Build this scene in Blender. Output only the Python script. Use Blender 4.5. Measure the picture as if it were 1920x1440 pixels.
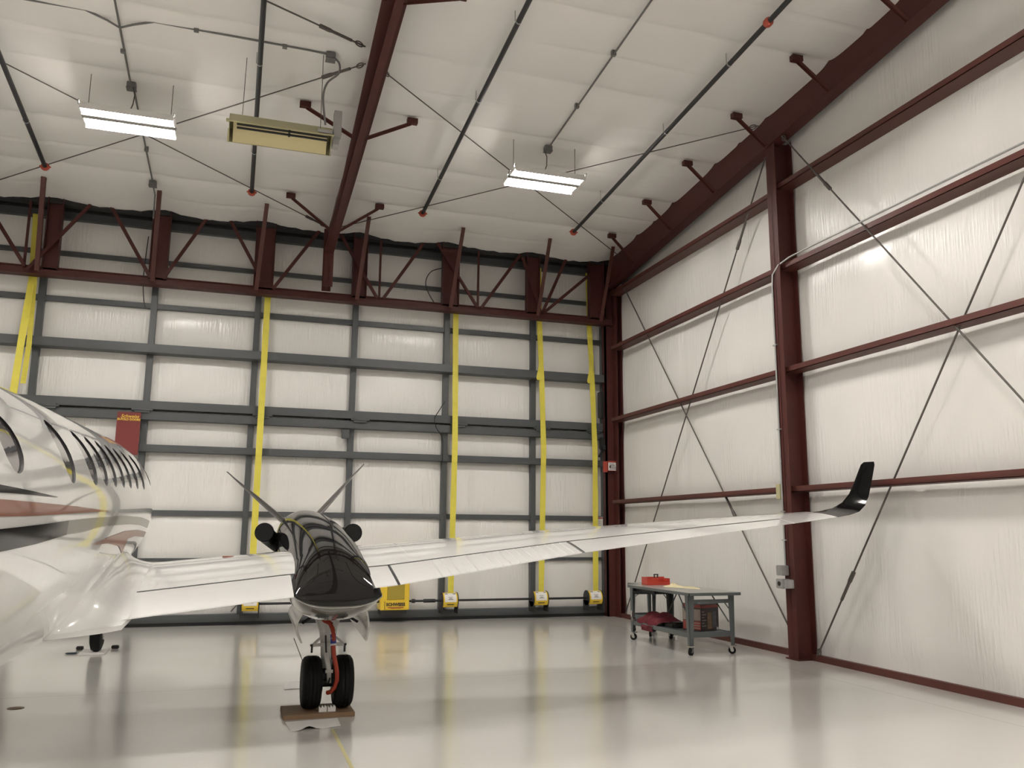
import bpy, bmesh, math, random
from mathutils import Vector, Matrix
C = bpy.context.scene.collection
PI = math.pi
random.seed(4)
for o in list(bpy.data.objects):
    bpy.data.objects.remove(o)

# ------------------------------------------------------------------ camera
YAW, PITCH, ROLL, FPX = 0.315126995, 0.172406837, 0.00748225468, 1589.87
cam_d = bpy.data.cameras.new('camera'); cam = bpy.data.objects.new('camera', cam_d); C.objects.link(cam)
cam_d.sensor_fit = 'HORIZONTAL'; cam_d.sensor_width = 36.0; cam_d.lens = 36.0*FPX/1920.0
cam_d.clip_start = 0.05; cam_d.clip_end = 200
fw = Vector((math.sin(YAW)*math.cos(PITCH), math.cos(YAW)*math.cos(PITCH), math.sin(PITCH)))
r0 = Vector((math.cos(YAW), -math.sin(YAW), 0)); u0 = r0.cross(fw)
rt = r0*math.cos(ROLL)+u0*math.sin(ROLL); up = -r0*math.sin(ROLL)+u0*math.cos(ROLL)
M = Matrix((rt, up, -fw)).transposed().to_4x4(); M.translation = Vector((0, 0, 1.71))
cam.matrix_world = M
sc = bpy.context.scene
sc.camera = cam

# ------------------------------------------------------------------ world, exposure
w = bpy.data.worlds.new('world'); sc.world = w; w.use_nodes = True
w.node_tree.nodes['Background'].inputs[0].default_value = (0.0, 0.0, 0.0, 1)
w.node_tree.nodes['Background'].inputs[1].default_value = 0.0
sc.view_settings.view_transform = 'Standard'; sc.view_settings.look = 'None'
sc.view_settings.exposure = 0.0; sc.view_settings.gamma = 1.0; sc.view_settings.use_curve_mapping = False
TUBE = 198.0                      # strength of the fluorescent tubes
TUBE_COL = (1.0, 0.955, 0.90)

# ------------------------------------------------------------------ materials
def nm(name):
    m = bpy.data.materials.new(name); m.use_nodes = True
    return m, m.node_tree.nodes, m.node_tree.links, m.node_tree.nodes['Principled BSDF']
def mat(name, col, rough=0.5, metal=0.0, coat=0.0, spec=0.5, noise=0.0, nscale=8.0, bump=0.0, bscale=40.0, stretch=(1, 1, 1), coat_rough=0.03, ior=1.5):
    m, n, l, b = nm(name)
    b.inputs['Base Color'].default_value = (*col, 1); b.inputs['Roughness'].default_value = rough
    b.inputs['Metallic'].default_value = metal; b.inputs['Coat Weight'].default_value = coat
    b.inputs['Coat Roughness'].default_value = coat_rough; b.inputs['Specular IOR Level'].default_value = spec
    b.inputs['IOR'].default_value = ior
    tc = n.new('ShaderNodeTexCoord'); mp = n.new('ShaderNodeMapping'); mp.inputs['Scale'].default_value = stretch
    l.new(tc.outputs['Object'], mp.inputs['Vector'])
    if noise or True:
        tx = n.new('ShaderNodeTexNoise'); tx.inputs['Scale'].default_value = nscale; tx.inputs['Detail'].default_value = 4
        l.new(mp.outputs['Vector'], tx.inputs['Vector'])
        mx = n.new('ShaderNodeMix'); mx.data_type = 'RGBA'
        k = 1-max(noise, 0.04)
        mx.inputs[6].default_value = (col[0]*k, col[1]*k, col[2]*k, 1); mx.inputs[7].default_value = (min(col[0]*(2-k), 1), min(col[1]*(2-k), 1), min(col[2]*(2-k), 1), 1)
        l.new(tx.outputs['Fac'], mx.inputs[0]); l.new(mx.outputs[2], b.inputs['Base Color'])
    if bump:
        t2 = n.new('ShaderNodeTexNoise'); t2.inputs['Scale'].default_value = bscale; t2.inputs['Detail'].default_value = 3
        l.new(mp.outputs['Vector'], t2.inputs['Vector'])
        bp = n.new('ShaderNodeBump'); bp.inputs['Strength'].default_value = bump; bp.inputs['Distance'].default_value = 0.02
        l.new(t2.outputs['Fac'], bp.inputs['Height']); l.new(bp.outputs['Normal'], b.inputs['Normal'])
    return m
def emis(name, col, s):
    m, n, l, b = nm(name)
    b.inputs['Base Color'].default_value = (0.8, 0.8, 0.8, 1)
    b.inputs['Emission Color'].default_value = (*col, 1); b.inputs['Emission Strength'].default_value = s
    return m
def vinyl(name, col, stretch, rough=0.36, strength=0.35, bulge=(1, 1, 1)):
    """white vinyl-faced insulation: fine stretched wrinkles plus broad undulation"""
    m, n, l, b = nm(name)
    b.inputs['Roughness'].default_value = rough; b.inputs['Specular IOR Level'].default_value = 0.65
    tc = n.new('ShaderNodeTexCoord')
    def nz(scale, st, detail=3):
        mp = n.new('ShaderNodeMapping'); mp.inputs['Scale'].default_value = st; l.new(tc.outputs['Object'], mp.inputs['Vector'])
        t = n.new('ShaderNodeTexNoise'); t.inputs['Scale'].default_value = scale; t.inputs['Detail'].default_value = detail
        l.new(mp.outputs['Vector'], t.inputs['Vector']); return t
    a = nz(9, stretch, 4); c = nz(1.1, bulge, 2); d = nz(0.6, (1, 1, 1), 5)
    mx = n.new('ShaderNodeMix'); mx.data_type = 'RGBA'
    mx.inputs[6].default_value = (col[0]*.93, col[1]*.93, col[2]*.92, 1); mx.inputs[7].default_value = (*[min(1, v*1.05) for v in col], 1)
    l.new(d.outputs['Fac'], mx.inputs[0]); l.new(mx.outputs[2], b.inputs['Base Color'])
    b1 = n.new('ShaderNodeBump'); b1.inputs['Strength'].default_value = strength; b1.inputs['Distance'].default_value = 0.02
    b2 = n.new('ShaderNodeBump'); b2.inputs['Strength'].default_value = 0.5; b2.inputs['Distance'].default_value = 0.05
    g = nz(0.9, (1, 1, 1), 1); mr = n.new('ShaderNodeMapRange'); mr.inputs['From Min'].default_value = 0.42; mr.inputs['From Max'].default_value = 0.62; mr.inputs['To Min'].default_value = 0.12; mr.inputs['To Max'].default_value = 1.0
    l.new(g.outputs['Fac'], mr.inputs['Value']); mu = n.new('ShaderNodeMath'); mu.operation = 'MULTIPLY'; l.new(a.outputs['Fac'], mu.inputs[0]); l.new(mr.outputs['Result'], mu.inputs[1])
    l.new(mu.outputs[0], b1.inputs['Height']); l.new(c.outputs['Fac'], b2.inputs['Height'])
    l.new(b2.outputs['Normal'], b1.inputs['Normal']); l.new(b1.outputs['Normal'], b.inputs['Normal'])
    return m
VC = (0.83, 0.81, 0.78)
M_wall = vinyl('wall_vinyl', VC, (3.0, 3.0, 0.22), 0.26, 0.75, (1, 1, .5))
M_door = vinyl('door_vinyl', VC, (3.0, 3.0, 0.3), 0.22, 1.0, (1, 1, 1))
M_ceil = vinyl('ceiling_vinyl', (0.82, 0.80, 0.77), (0.5, 1.6, 1), 0.5, 0.3, (.4, 1.2, 1))
M_plain = mat('painted_sheet', (0.62, 0.60, 0.57), 0.5)
M_red = mat('red_oxide_steel', (0.066, 0.017, 0.014), 0.5, spec=0.3, noise=0.12, nscale=5)
M_redl = mat('red_oxide_girt', (0.085, 0.026, 0.020), 0.48, spec=0.35, noise=0.12, nscale=5)
M_gray = mat('door_frame_grey', (0.070, 0.076, 0.080), 0.42, noise=0.12, nscale=4)
M_dark = mat('black_steel', (0.012, 0.012, 0.013), 0.5)
M_pipe = mat('dark_pipe', (0.028, 0.028, 0.030), 0.45)
M_rod = mat('rod_steel', (0.10, 0.09, 0.08), 0.5, metal=0.3)
M_galv = mat('galvanised', (0.42, 0.42, 0.41), 0.42, metal=0.5, noise=0.15)
M_cap = mat('red_cap', (0.42, 0.07, 0.04), 0.5)
M_belt = mat('yellow_webbing', (0.68, 0.60, 0.075), 0.55, noise=0.10, nscale=5, stretch=(1, 1, 2), bump=0.2, bscale=60)
M_yel = mat('yellow_enamel', (0.78, 0.54, 0.04), 0.35, noise=0.08)
M_yeld = mat('yellow_mesh_panel', (0.36, 0.27, 0.03), 0.55)
M_white = mat('white_enamel', (0.78, 0.77, 0.74), 0.35)
M_lab = mat('white_label', (0.80, 0.78, 0.74), 0.5)
M_black = mat('black_ink', (0.02, 0.018, 0.016), 0.5)
M_signr = mat('red_sign', (0.16, 0.018, 0.014), 0.4)
M_signt = mat('yellow_lettering', (0.75, 0.52, 0.06), 0.5)
M_rlab = mat('red_lettering', (0.36, 0.05, 0.03), 0.5)
M_beige = mat('beige_enamel', (0.46, 0.43, 0.25), 0.4, noise=0.05)
M_cream = mat('heater_reflector', (0.62, 0.54, 0.30), 0.35, metal=0.2)
M_paint = mat('aircraft_white', (0.80, 0.79, 0.77), 0.25, coat=1.0, coat_rough=0.02)
M_pblk = mat('aircraft_black', (0.006, 0.006, 0.006), 0.12, coat=0.0, spec=0.5, ior=1.22)
M_pbrn = mat('aircraft_copper', (0.24, 0.075, 0.04), 0.3, metal=0.2, coat=0.4, coat_rough=0.02, spec=0.3)
M_pgry = mat('aircraft_grey', (0.15, 0.14, 0.115), 0.3, metal=0.3, coat=0.5, coat_rough=0.02, spec=0.3)
M_nac = mat('nacelle_graphite', (0.008, 0.0076, 0.0076), 0.10, coat=0.62, coat_rough=0.01, spec=0.0)
M_glass = mat('cabin_glass', (0.09, 0.08, 0.085), 0.04, spec=0.6, coat=0.8)
M_rub = mat('tyre_rubber', (0.008, 0.008, 0.008), 0.6, spec=0.15)
M_belly = mat('cowl_silver', (0.20, 0.195, 0.185), 0.2, metal=0.3, coat=1.0, coat_rough=0.02)
M_back = mat('back_wall_sheet', (0.30, 0.29, 0.28), 0.5)
M_chr = mat('polished_metal', (0.62, 0.61, 0.59), 0.15, metal=1.0)
M_blade = mat('propeller_grey', (0.16, 0.155, 0.15), 0.35, metal=0.6)
M_gearw = mat('gear_white', (0.62, 0.61, 0.58), 0.35, coat=0.5)
M_hose = mat('orange_hose', (0.34, 0.035, 0.012), 0.5)
M_channel = mat('ballast_channel', (0.30, 0.29, 0.27), 0.7, spec=0.1)
M_cond = mat('conduit_grey', (0.15, 0.145, 0.14), 0.5)
M_blue = mat('blue_band', (0.02, 0.04, 0.30), 0.4)
M_dkblue = mat('slate_blue', (0.02, 0.035, 0.06), 0.5)
M_wood = mat('plywood', (0.20, 0.12, 0.065), 0.6, noise=0.25, nscale=6, stretch=(1, 8, 8))
M_paper = mat('paper', (0.80, 0.79, 0.77), 0.6)
M_tape = mat('tape', (0.50, 0.46, 0.25), 0.5)
M_bench = mat('bench_steel', (0.095, 0.108, 0.110), 0.35, noise=0.1)
M_bencht = mat('bench_top', (0.32, 0.32, 0.30), 0.3, noise=0.1)
M_tool = mat('red_toolbox', (0.50, 0.05, 0.032), 0.35)
M_cloth = mat('crimson_cloth', (0.10, 0.005, 0.012), 0.85, noise=0.2, bump=0.5, bscale=20)
M_glove = mat('cream_leather', (0.72, 0.64, 0.40), 0.7, noise=0.1)
M_stack_shade = mat('stack_hollow_shade', (0.006, 0.006, 0.006), 0.45, spec=0.25)  # near-black exhaust stacks; the shade inside their hollow is painted into the colour
M_line = mat('panel_gap', (0.01, 0.01, 0.01), 0.6)
M_rivet = mat('aircraft_seam', (0.55, 0.54, 0.52), 0.3, coat=1.0)
M_tube = emis('fluorescent_tube', TUBE_COL, TUBE)

def floor_mat():
    m, n, l, b = nm('epoxy_floor')
    b.inputs['Roughness'].default_value = 0.20; b.inputs['Specular IOR Level'].default_value = 0.6
    b.inputs['Coat Weight'].default_value = 0.5; b.inputs['Coat Roughness'].default_value = 0.11
    tc = n.new('ShaderNodeTexCoord')
    t = n.new('ShaderNodeTexNoise'); t.inputs['Scale'].default_value = 0.35; t.inputs['Detail'].default_value = 6
    l.new(tc.outputs['Object'], t.inputs['Vector'])
    mx = n.new('ShaderNodeMix'); mx.data_type = 'RGBA'
    mx.inputs[6].default_value = (0.60, 0.585, 0.55, 1); mx.inputs[7].default_value = (0.68, 0.665, 0.63, 1)
    l.new(t.outputs['Fac'], mx.inputs[0])
    # thin expansion joints, 3.6 m apart along Y and 6.1 m along X
    sx = n.new('ShaderNodeSeparateXYZ'); l.new(tc.outputs['Object'], sx.inputs[0])
    def joint(sock, off, per):
        a = n.new('ShaderNodeMath'); a.operation = 'ADD'; a.inputs[1].default_value = off; l.new(sock, a.inputs[0])
        p = n.new('ShaderNodeMath'); p.operation = 'PINGPONG'; p.inputs[1].default_value = per/2; l.new(a.outputs[0], p.inputs[0])
        q = n.new('ShaderNodeMath'); q.operation = 'LESS_THAN'; q.inputs[1].default_value = 0.006; l.new(p.outputs[0], q.inputs[0]); return q
    j1 = joint(sx.outputs[1], 2.0, 6.1); j2 = joint(sx.outputs[0], 5.25, 12.2)
    mm = n.new('ShaderNodeMath'); mm.operation = 'MAXIMUM'; l.new(j1.outputs[0], mm.inputs[0]); l.new(j2.outputs[0], mm.inputs[1])
    m2 = n.new('ShaderNodeMix'); m2.data_type = 'RGBA'; m2.inputs[7].default_value = (0.42, 0.40, 0.36, 1)
    sc_ = n.new('ShaderNodeMath'); sc_.operation = 'MULTIPLY'; sc_.inputs[1].default_value = 0.7; l.new(mm.outputs[0], sc_.inputs[0])
    l.new(sc_.outputs[0], m2.inputs[0]); l.new(mx.outputs[2], m2.inputs[6]); l.new(m2.outputs[2], b.inputs['Base Color'])
    t3 = n.new('ShaderNodeTexNoise'); t3.inputs['Scale'].default_value = 2.5; t3.inputs['Detail'].default_value = 2
    l.new(tc.outputs['Object'], t3.inputs['Vector'])
    bp = n.new('ShaderNodeBump'); bp.inputs['Strength'].default_value = 0.05; bp.inputs['Distance'].default_value = 0.02
    l.new(t3.outputs['Fac'], bp.inputs['Height']); l.new(bp.outputs['Normal'], b.inputs['Normal'])
    return m
M_floor = floor_mat()

# ------------------------------------------------------------------ mesh helpers
ORG = {}
class MB:
    def __init__(s): s.bm = bmesh.new()
    def quad(s, pts, mi=0):
        f = s.bm.faces.new([s.bm.verts.new(p) for p in pts]); f.material_index = mi; return f
    def box(s, x0, x1, y0, y1, z0, z1, bev=0.0, mi=0):
        b = bmesh.new(); bmesh.ops.create_cube(b, size=1)
        for v in b.verts: v.co = Vector((x0+(v.co.x+.5)*(x1-x0), y0+(v.co.y+.5)*(y1-y0), z0+(v.co.z+.5)*(z1-z0)))
        if bev: bmesh.ops.bevel(b, geom=list(b.edges), offset=bev, segments=2, affect='EDGES', clamp_overlap=True)
        s.join(b, mi); return s
    def join(s, b, mi=0, mtx=None):
        vm = {v: s.bm.verts.new(mtx @ v.co if mtx else v.co) for v in b.verts}
        for f in b.faces:
            try:
                g = s.bm.faces.new([vm[v] for v in f.verts]); g.material_index = mi if mi else f.material_index
            except ValueError: pass
        b.free()
    def bar(s, a, b, wd, th, upv=(0, 0, 1), mi=0):
        """box section from a to b; wd across, th along the up direction"""
        a = Vector(a); b = Vector(b); d = (b-a).normalized(); u = Vector(upv)
        if abs(d.dot(u)) > .97: u = Vector((1, 0, 0))
        x = d.cross(u).normalized(); u = x.cross(d)
        P = []
        for p in (a, b):
            for i, j in ((-1, -1), (1, -1), (1, 1), (-1, 1)): P.append(s.bm.verts.new(p+x*wd/2*i+u*th/2*j))
        for q in ((0, 1, 2, 3), (7, 6, 5, 4), (0, 4, 5, 1), (1, 5, 6, 2), (2, 6, 7, 3), (3, 7, 4, 0)):
            f = s.bm.faces.new([P[i] for i in q]); f.material_index = mi
        return s
    def ibeam(s, a, b, wd, dp, tf=0.016, tw=0.010, upv=(0, 0, 1), lower=True, upper=True):
        """I section; dp measured along upv"""
        a = Vector(a); b = Vector(b); d = (b-a).normalized(); u = Vector(upv); x = d.cross(u).normalized(); u = x.cross(d)
        s.bar(a, b, tw, dp-2*tf, upv)
        if upper: s.bar(a+u*(dp/2-tf/2), b+u*(dp/2-tf/2), wd, tf, upv)
        if lower: s.bar(a-u*(dp/2-tf/2), b-u*(dp/2-tf/2), wd, tf, upv)
        return s
    def tube(s, pts, r, n=10, caps=True, mi=0):
        pts = [Vector(p) for p in pts]; rings = []
        rr = r if isinstance(r, (list, tuple)) else [r]*len(pts)
        pu = None
        for i, p in enumerate(pts):
            d = (pts[min(i+1, len(pts)-1)]-pts[max(i-1, 0)]).normalized()
            if pu is None: pu = Vector((0, 0, 1)) if abs(d.z) < .9 else Vector((1, 0, 0))
            x = d.cross(pu).normalized(); u = x.cross(d).normalized(); pu = u
            rings.append([s.bm.verts.new(p+(x*math.cos(t*2*PI/n)+u*math.sin(t*2*PI/n))*rr[i]) for t in range(n)])
        for a, b in zip(rings, rings[1:]):
            for k in range(n):
                f = s.bm.faces.new((a[k], a[(k+1) % n], b[(k+1) % n], b[k])); f.material_index = mi
        if caps:
            for q in (rings[0][::-1], rings[-1]):
                f = s.bm.faces.new(q); f.material_index = mi
        return s
    def loft(s, rings, closed=True, caps=True, mi=0, mfun=None):
        R = [[s.bm.verts.new(p) for p in r] for r in rings]; n = len(R[0])
        for i, (a, b) in enumerate(zip(R, R[1:])):
            for k in range(n if closed else n-1):
                f = s.bm.faces.new((a[k], a[(k+1) % n], b[(k+1) % n], b[k]))
                f.material_index = mfun(i, k) if mfun else mi
        if caps and closed:
            s.bm.faces.new(R[0][::-1]); s.bm.faces.new(R[-1])
        return s
    def cyl(s, c, ax, r, h, n=24, mi=0, r2=None):
        c = Vector(c); a = Vector(ax).normalized()
        return s.tube([c-a*h/2, c+a*h/2], [r, r if r2 is None else r2], n, True, mi)
    def lathe(s, c, ax, prof, n=28, mi=0):
        """prof: list of (distance along axis, radius)"""
        c = Vector(c); a = Vector(ax).normalized(); u = Vector((0, 0, 1)) if abs(a.z) < .9 else Vector((1, 0, 0))
        x = a.cross(u).normalized(); u = x.cross(a)
        return s.loft([[c+a*t+(x*math.cos(k*2*PI/n)+u*math.sin(k*2*PI/n))*max(r, .0005) for k in range(n)] for t, r in prof], mi=mi)
def obj(name, mb, mats, parent=None, loc=None, smooth=None, kind=None, label=None):
    me = bpy.data.meshes.new(name)
    o = bpy.data.objects.new(name, me); C.objects.link(o)
    if parent is not None: base = ORG[parent.name]
    else: base = Vector(loc) if loc is not None else None
    bm = mb.bm
    bmesh.ops.recalc_face_normals(bm, faces=bm.faces)
    if base is None:
        lo = Vector([min(v.co[i] for v in bm.verts) for i in range(3)]); hi = Vector([max(v.co[i] for v in bm.verts) for i in range(3)])
        base = Vector(((lo.x+hi.x)/2, (lo.y+hi.y)/2, lo.z))
    for v in bm.verts: v.co -= base
    bm.to_mesh(me); bm.free()
    for m in (mats if isinstance(mats, (list, tuple)) else [mats]): me.materials.append(m)
    if smooth:
        me.shade_smooth(); me.set_sharp_from_angle(angle=math.radians(smooth))
    ORG[o.name] = base
    if parent is not None: o.parent = parent
    else: o.location = base
    if kind: o['kind'] = kind
    if label: o['label'] = label
    return o
def thing(name, loc, label=None, cat=None, group=None, kind=None):
    o = bpy.data.objects.new(name, None); C.objects.link(o); o.location = loc; o.empty_display_size = .1
    ORG[o.name] = Vector(loc)
    return tag(o, label, cat, group, kind)
def tag(o, label=None, cat=None, group=None, kind=None):
    if label: o['label'] = label
    if cat: o['category'] = cat
    if group: o['group'] = group
    if kind: o['kind'] = kind
    return o
def text_mb(txt, size, origin, xdir, ydir, shear=0.0, bold=0.0, depth=0.002):
    cu = bpy.data.curves.new('t', 'FONT'); cu.body = txt; cu.size = size; cu.shear = shear; cu.offset = bold; cu.align_x = 'CENTER'; cu.resolution_u = 3; cu.extrude = depth
    ob = bpy.data.objects.new('t', cu); C.objects.link(ob)
    dg = bpy.context.evaluated_depsgraph_get(); me = bpy.data.meshes.new_from_object(ob.evaluated_get(dg))
    bpy.data.objects.remove(ob)
    b = bmesh.new(); b.from_mesh(me); x = Vector(xdir); y = Vector(ydir); z = x.cross(y)
    mb = MB(); mb.join(b, 0, Matrix.Translation(Vector(origin)) @ Matrix((x, y, z)).transposed().to_4x4())
    return mb

# ------------------------------------------------------------------ room shell
XL, XR, YB, YD, RIDGE = -10.9, 7.86, -9.5, 17.02, 3.4
def zroof(y):
    return 7.60+0.0833*(16.5-y) if y > RIDGE else 7.60+0.0833*(16.5-RIDGE)-0.0833*(RIDGE-y)
PUR = [16.45, 15.0, 13.5, 12.0, 10.5, 9.0, 7.5, 6.0, 4.5, 3.4]
def grid(fun, us, vs):
    mb = MB(); V = [[mb.bm.verts.new(fun(u, v)) for v in vs] for u in us]
    for i in range(len(us)-1):
        for j in range(len(vs)-1): mb.bm.faces.new((V[i][j], V[i+1][j], V[i+1][j+1], V[i][j+1]))
    return mb
def fr(a, b, st):
    n = max(1, int(round((b-a)/st))); return [a+(b-a)*i/n for i in range(n+1)]
mb = MB(); mb.box(XL, XR, YB, YD+.1, -0.1, 0.0)
obj('floor', mb, M_floor, kind='structure', loc=(0, 0, 0))
def ceil_pt(x, y):
    z = zroof(y)
    d = min(abs(((y-16.5) % 1.5)), 1.5-abs(((y-16.5) % 1.5)))      # purlin every 1.5 m
    sag = 0.075*(1-math.exp(-(d/0.12)))*(0.8+0.2*math.sin(x*1.7+y))
    fx = abs(((x-1.5) % 1.525)); fx = min(fx, 1.525-fx)
    sag -= 0.020*math.exp(-(fx/0.04)**2)
    d2 = abs(((y-15.75) % 1.5)); d2 = min(d2, 1.5-d2)
    sag -= 0.028*math.exp(-(d2/0.04)**2)*(0.5+0.5*math.sin(x*1.3+y*2.1))
    sag += 0.006*math.sin(x*5.1+math.sin(y*3))*math.exp(-(d/.3)**2)
    if y > 15.2:
        k = (y-15.2)/1.2; xx = ((x-0.28) % 1.84)/1.84
        sag += k*0.11*math.sin(PI*xx)**0.7 - k*0.05
        sag += k*0.012*math.sin(x*17+y*9)
    return Vector((x, y, z-sag))
mb = grid(ceil_pt, fr(XL, XR, .14), fr(YB, 3.4, .6)[:-1]+fr(3.4, 8, .1)[:-1]+fr(8, 16.42, .04))
o = obj('ceiling', mb, M_ceil, kind='structure', loc=(0, 0, 0), smooth=60)
GZ = [0.15, 2.32, 4.05, 5.6, 6.8]
def wr_pt(y, t):
    zt = zroof(y)+.02; z = t*zt
    lev = GZ+[zt]
    d = min(abs(z-q) for q in lev); b = 0.06*(1-math.exp(-d/0.16))
    f = (y-.9) % 1.83; f = min(f, 1.83-f); b -= 0.03*math.exp(-(f/.03)**2)*(0.4+0.6*math.sin(z*1.3+y)**2)
    b += 0.008*math.sin(y*2.3+math.sin(z*1.1))
    return Vector((XR-.0-max(b, -.02)*.75, y, z))
mb = grid(wr_pt, fr(YB, YD, .11), [i/90 for i in range(91)])
obj('wall_right', mb, M_wall, kind='structure', loc=(0, 0, 0), smooth=60)
mb = MB(); mb.quad([(XL, YB, 0), (XL, YD, 0), (XL, YD, zroof(YD)), (XL, RIDGE, zroof(RIDGE)), (XL, YB, zroof(YB))])
obj('wall_left', mb, M_wall, kind='structure', loc=(XL, 0, 0))
mb = MB(); mb.quad([(XL, YB, 0), (XR, YB, 0), (XR, YB, 8), (XL, YB, 8)])
obj('wall_back', mb, M_back, kind='structure', loc=(0, YB, 0))
mb = MB(); mb.box(XL, XR, YD+.12, YD+.2, -.05, 8.0)
obj('wall_front', mb, M_plain, kind='structure', loc=(0, YD+.12, 0))
mb = MB(); mb.box(XL, XR, 16.72, YD+.1, 7.50, 8.0); mb.box(XL, XR, 16.45, 16.72, 7.66, 8.0)
obj('trim_1', mb, M_dark, kind='structure', loc=(0, 16.7, 7.5))
mb = MB(); mb.box(7.70, 7.80, YB, 10.22, 0, 0.075); mb.box(7.70, 7.80, 10.5, 16.3, 0, 0.075)
for y0, y1 in ((YB, 10.22), (10.5, 16.3)): mb.box(7.69, 7.705, y0, y1, 0, .085)
obj('baseboard_right', mb, M_redl, kind='structure', loc=(7.75, 5, 0))

# ------------------------------------------------------------------ bifold door
DX0, DX1 = -10.7, 7.62
door = thing('door_1', (-1.5, 16.9, 0), kind='structure')
HR = [0.10, 1.16, 2.0, 3.17, 3.9, 5.0, 5.85, 6.72, 7.45]
PX_ = [-10.65, -9.2, -7.3, -5.4, -3.515, -1.62, 0.255, 2.15, 4.05, 5.96, 7.60]
def dpt(x, z):
    dx = min(abs(x-q) for q in PX_); dz = min(abs(z-q) for q in HR)
    b = 0.075*(1-math.exp(-dx/.14))*(1-math.exp(-dz/.10))
    return Vector((x, YD-.08-b*.85, z))
obj('insulation_panel', grid(dpt, fr(DX0, XR, .085), fr(0.0, 7.6, .07)), M_door, door, smooth=60)
def rail(z0, z1, y0=16.84, y1=16.99, x0=DX0, x1=DX1, name='rail'):
    mb = MB(); mb.box(x0, x1, y0, y1, z0, z1, 0.004); obj(name, mb, M_gray, door)
rail(.06, .19, 16.70); rail(1.13, 1.19); rail(1.95, 2.05); rail(3.10, 3.23, 16.72)
rail(3.68, 3.83, 16.70); rail(3.875, 4.03, 16.70)
rail(4.92, 5.08, 16.62); rail(5.80, 5.90); rail(6.68, 6.76); rail(7.36, 7.52, 16.8)
mb = MB(); mb.box(DX0, DX1, 16.74, 16.98, -.0, .075)
obj('bottom_seal', mb, M_dark, door)
for x in PX_:
    w2 = .055 if x < 7.5 else .05
    for z0, z1 in ((.19, 3.68), (4.03, 7.45)):
        mb = MB(); mb.box(x-w2, x+w2, 16.80, 16.98, z0, z1, .004); obj('post', mb, M_gray, door)
for x in (-3.2, -1.66, .45, 2.3, 4.3, 6.1, 7.3):
    mb = MB(); mb.box(x-.13, x+.13, 16.655, 16.70, 3.80, 3.90, .005)
    mb.cyl((x, 16.66, 3.853), (1, 0, 0), .018, .36, 10); obj('hinge', mb, M_gray, door, smooth=40)
mb = MB(); mb.box(7.44, 7.52, 16.62, 16.80, 4.15, 4.72, .01); mb.box(7.42, 7.60, 16.62, 16.72, 3.45, 3.72, .02)
mb.cyl((7.50, 16.60, 3.50), (0, 1, 0), .05, .05, 16); mb.bar((7.4, 16.66, 3.3), (7.6, 16.66, 3.62), .05, .04)
obj('latch', mb, M_dark, door)
mb = MB(); mb.box(1.96, 2.11, 16.70, 16.80, 3.48, 3.66, .008); mb.box(2.0, 2.07, 16.695, 16.705, 3.52, 3.62)
tag(obj('junction_box', mb, M_gray), 'dark grey junction box on the folding door beside a post under the hinge rail', 'electrical box')
# hanging wires on the door
def wire(name, pts, r, m, label, cat='cable'):
    mb = MB(); P = [Vector(p) for p in pts]; Q = []
    for i in range(len(P)-1):
        a, b = P[i], P[i+1]; pa = P[max(i-1, 0)]; pb = P[min(i+2, len(P)-1)]
        for k in range(6):
            t = k/6; Q.append(.5*((2*a)+(b-pa)*t+(2*pa-5*a+4*b-pb)*t*t+(3*a-pa-3*b+pb)*t**3))
    Q.append(P[-1]); mb.tube(Q, r, 6); return tag(obj(name, mb, m, smooth=60), label, cat)
wire('cable', [(3.95, 16.5, 7.1), (3.62, 16.5, 6.98), (3.50, 16.5, 6.72), (3.60, 16.5, 6.45), (3.82, 16.55, 6.18)], .010, M_dark, 'thin black cable looping down behind the header truss bottom chord')
wire('cable', [(-1.80, 16.68, 7.15), (-1.83, 16.68, 6.4), (-1.80, 16.72, 5.95), (-1.76, 16.78, 5.80)], .009, M_dark, 'thin black cable hanging straight down to the second door rail from the top')
wire('cable', [(3.98, 16.60, 4.30), (3.86, 16.6, 4.10), (3.78, 16.6, 3.95), (3.82, 16.6, 3.75), (3.96, 16.66, 3.55), (3.98, 16.7, 3.1)], .009, M_dark, 'short black cable crossing the hinge rail beside the third yellow belt')

# ------------------------------------------------------------------ header truss (red)
tr = thing('header_truss', (-1.5, 16.4, 6.1), 'dark red steel header truss spanning above the folding door', 'truss')
mb = MB(); mb.box(DX0, 7.66, 16.44, 16.455, 6.165, 6.30); mb.box(DX0, 7.66, 16.40, 16.62, 6.155, 6.17); mb.box(DX0, 7.66, 16.40, 16.62, 6.29, 6.305)
obj('bottom_chord', mb, M_red, tr)
mb = MB(); mb.box(DX0, 7.66, 16.40, 16.60, 7.50, 7.64)
obj('top_chord', mb, M_dark, tr)
for a, b in ((-8.9, -8.6), (-7.1, -6.8), (-5.3, -5.0), (-3.47, -3.22), (-1.72, -1.40), (.13, .50), (2.0, 2.285), (3.83, 4.18), (5.66, 5.95), (7.10, 7.43)):
    mb = MB(); mb.box(a, b, 16.44, 16.455, 6.26, 7.66); mb.box(a, a+.012, 16.36, 16.52, 6.26, 7.66); mb.box(b-.012, b, 16.36, 16.52, 6.26, 7.66)
    mb.cyl(((a+b)/2-.04, 16.435, 7.48), (0, 1, 0), .012, .02, 8); mb.cyl(((a+b)/2+.04, 16.435, 7.48), (0, 1, 0), .012, .02, 8)
    obj('truss_post', mb, M_red, tr)
for x in (-3.76, 2.55, 4.60):
    mb = MB(); mb.box(x-.02, x+.02, 16.42, 16.46, 6.26, 7.6); obj('truss_strut', mb, M_red, tr)
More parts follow.
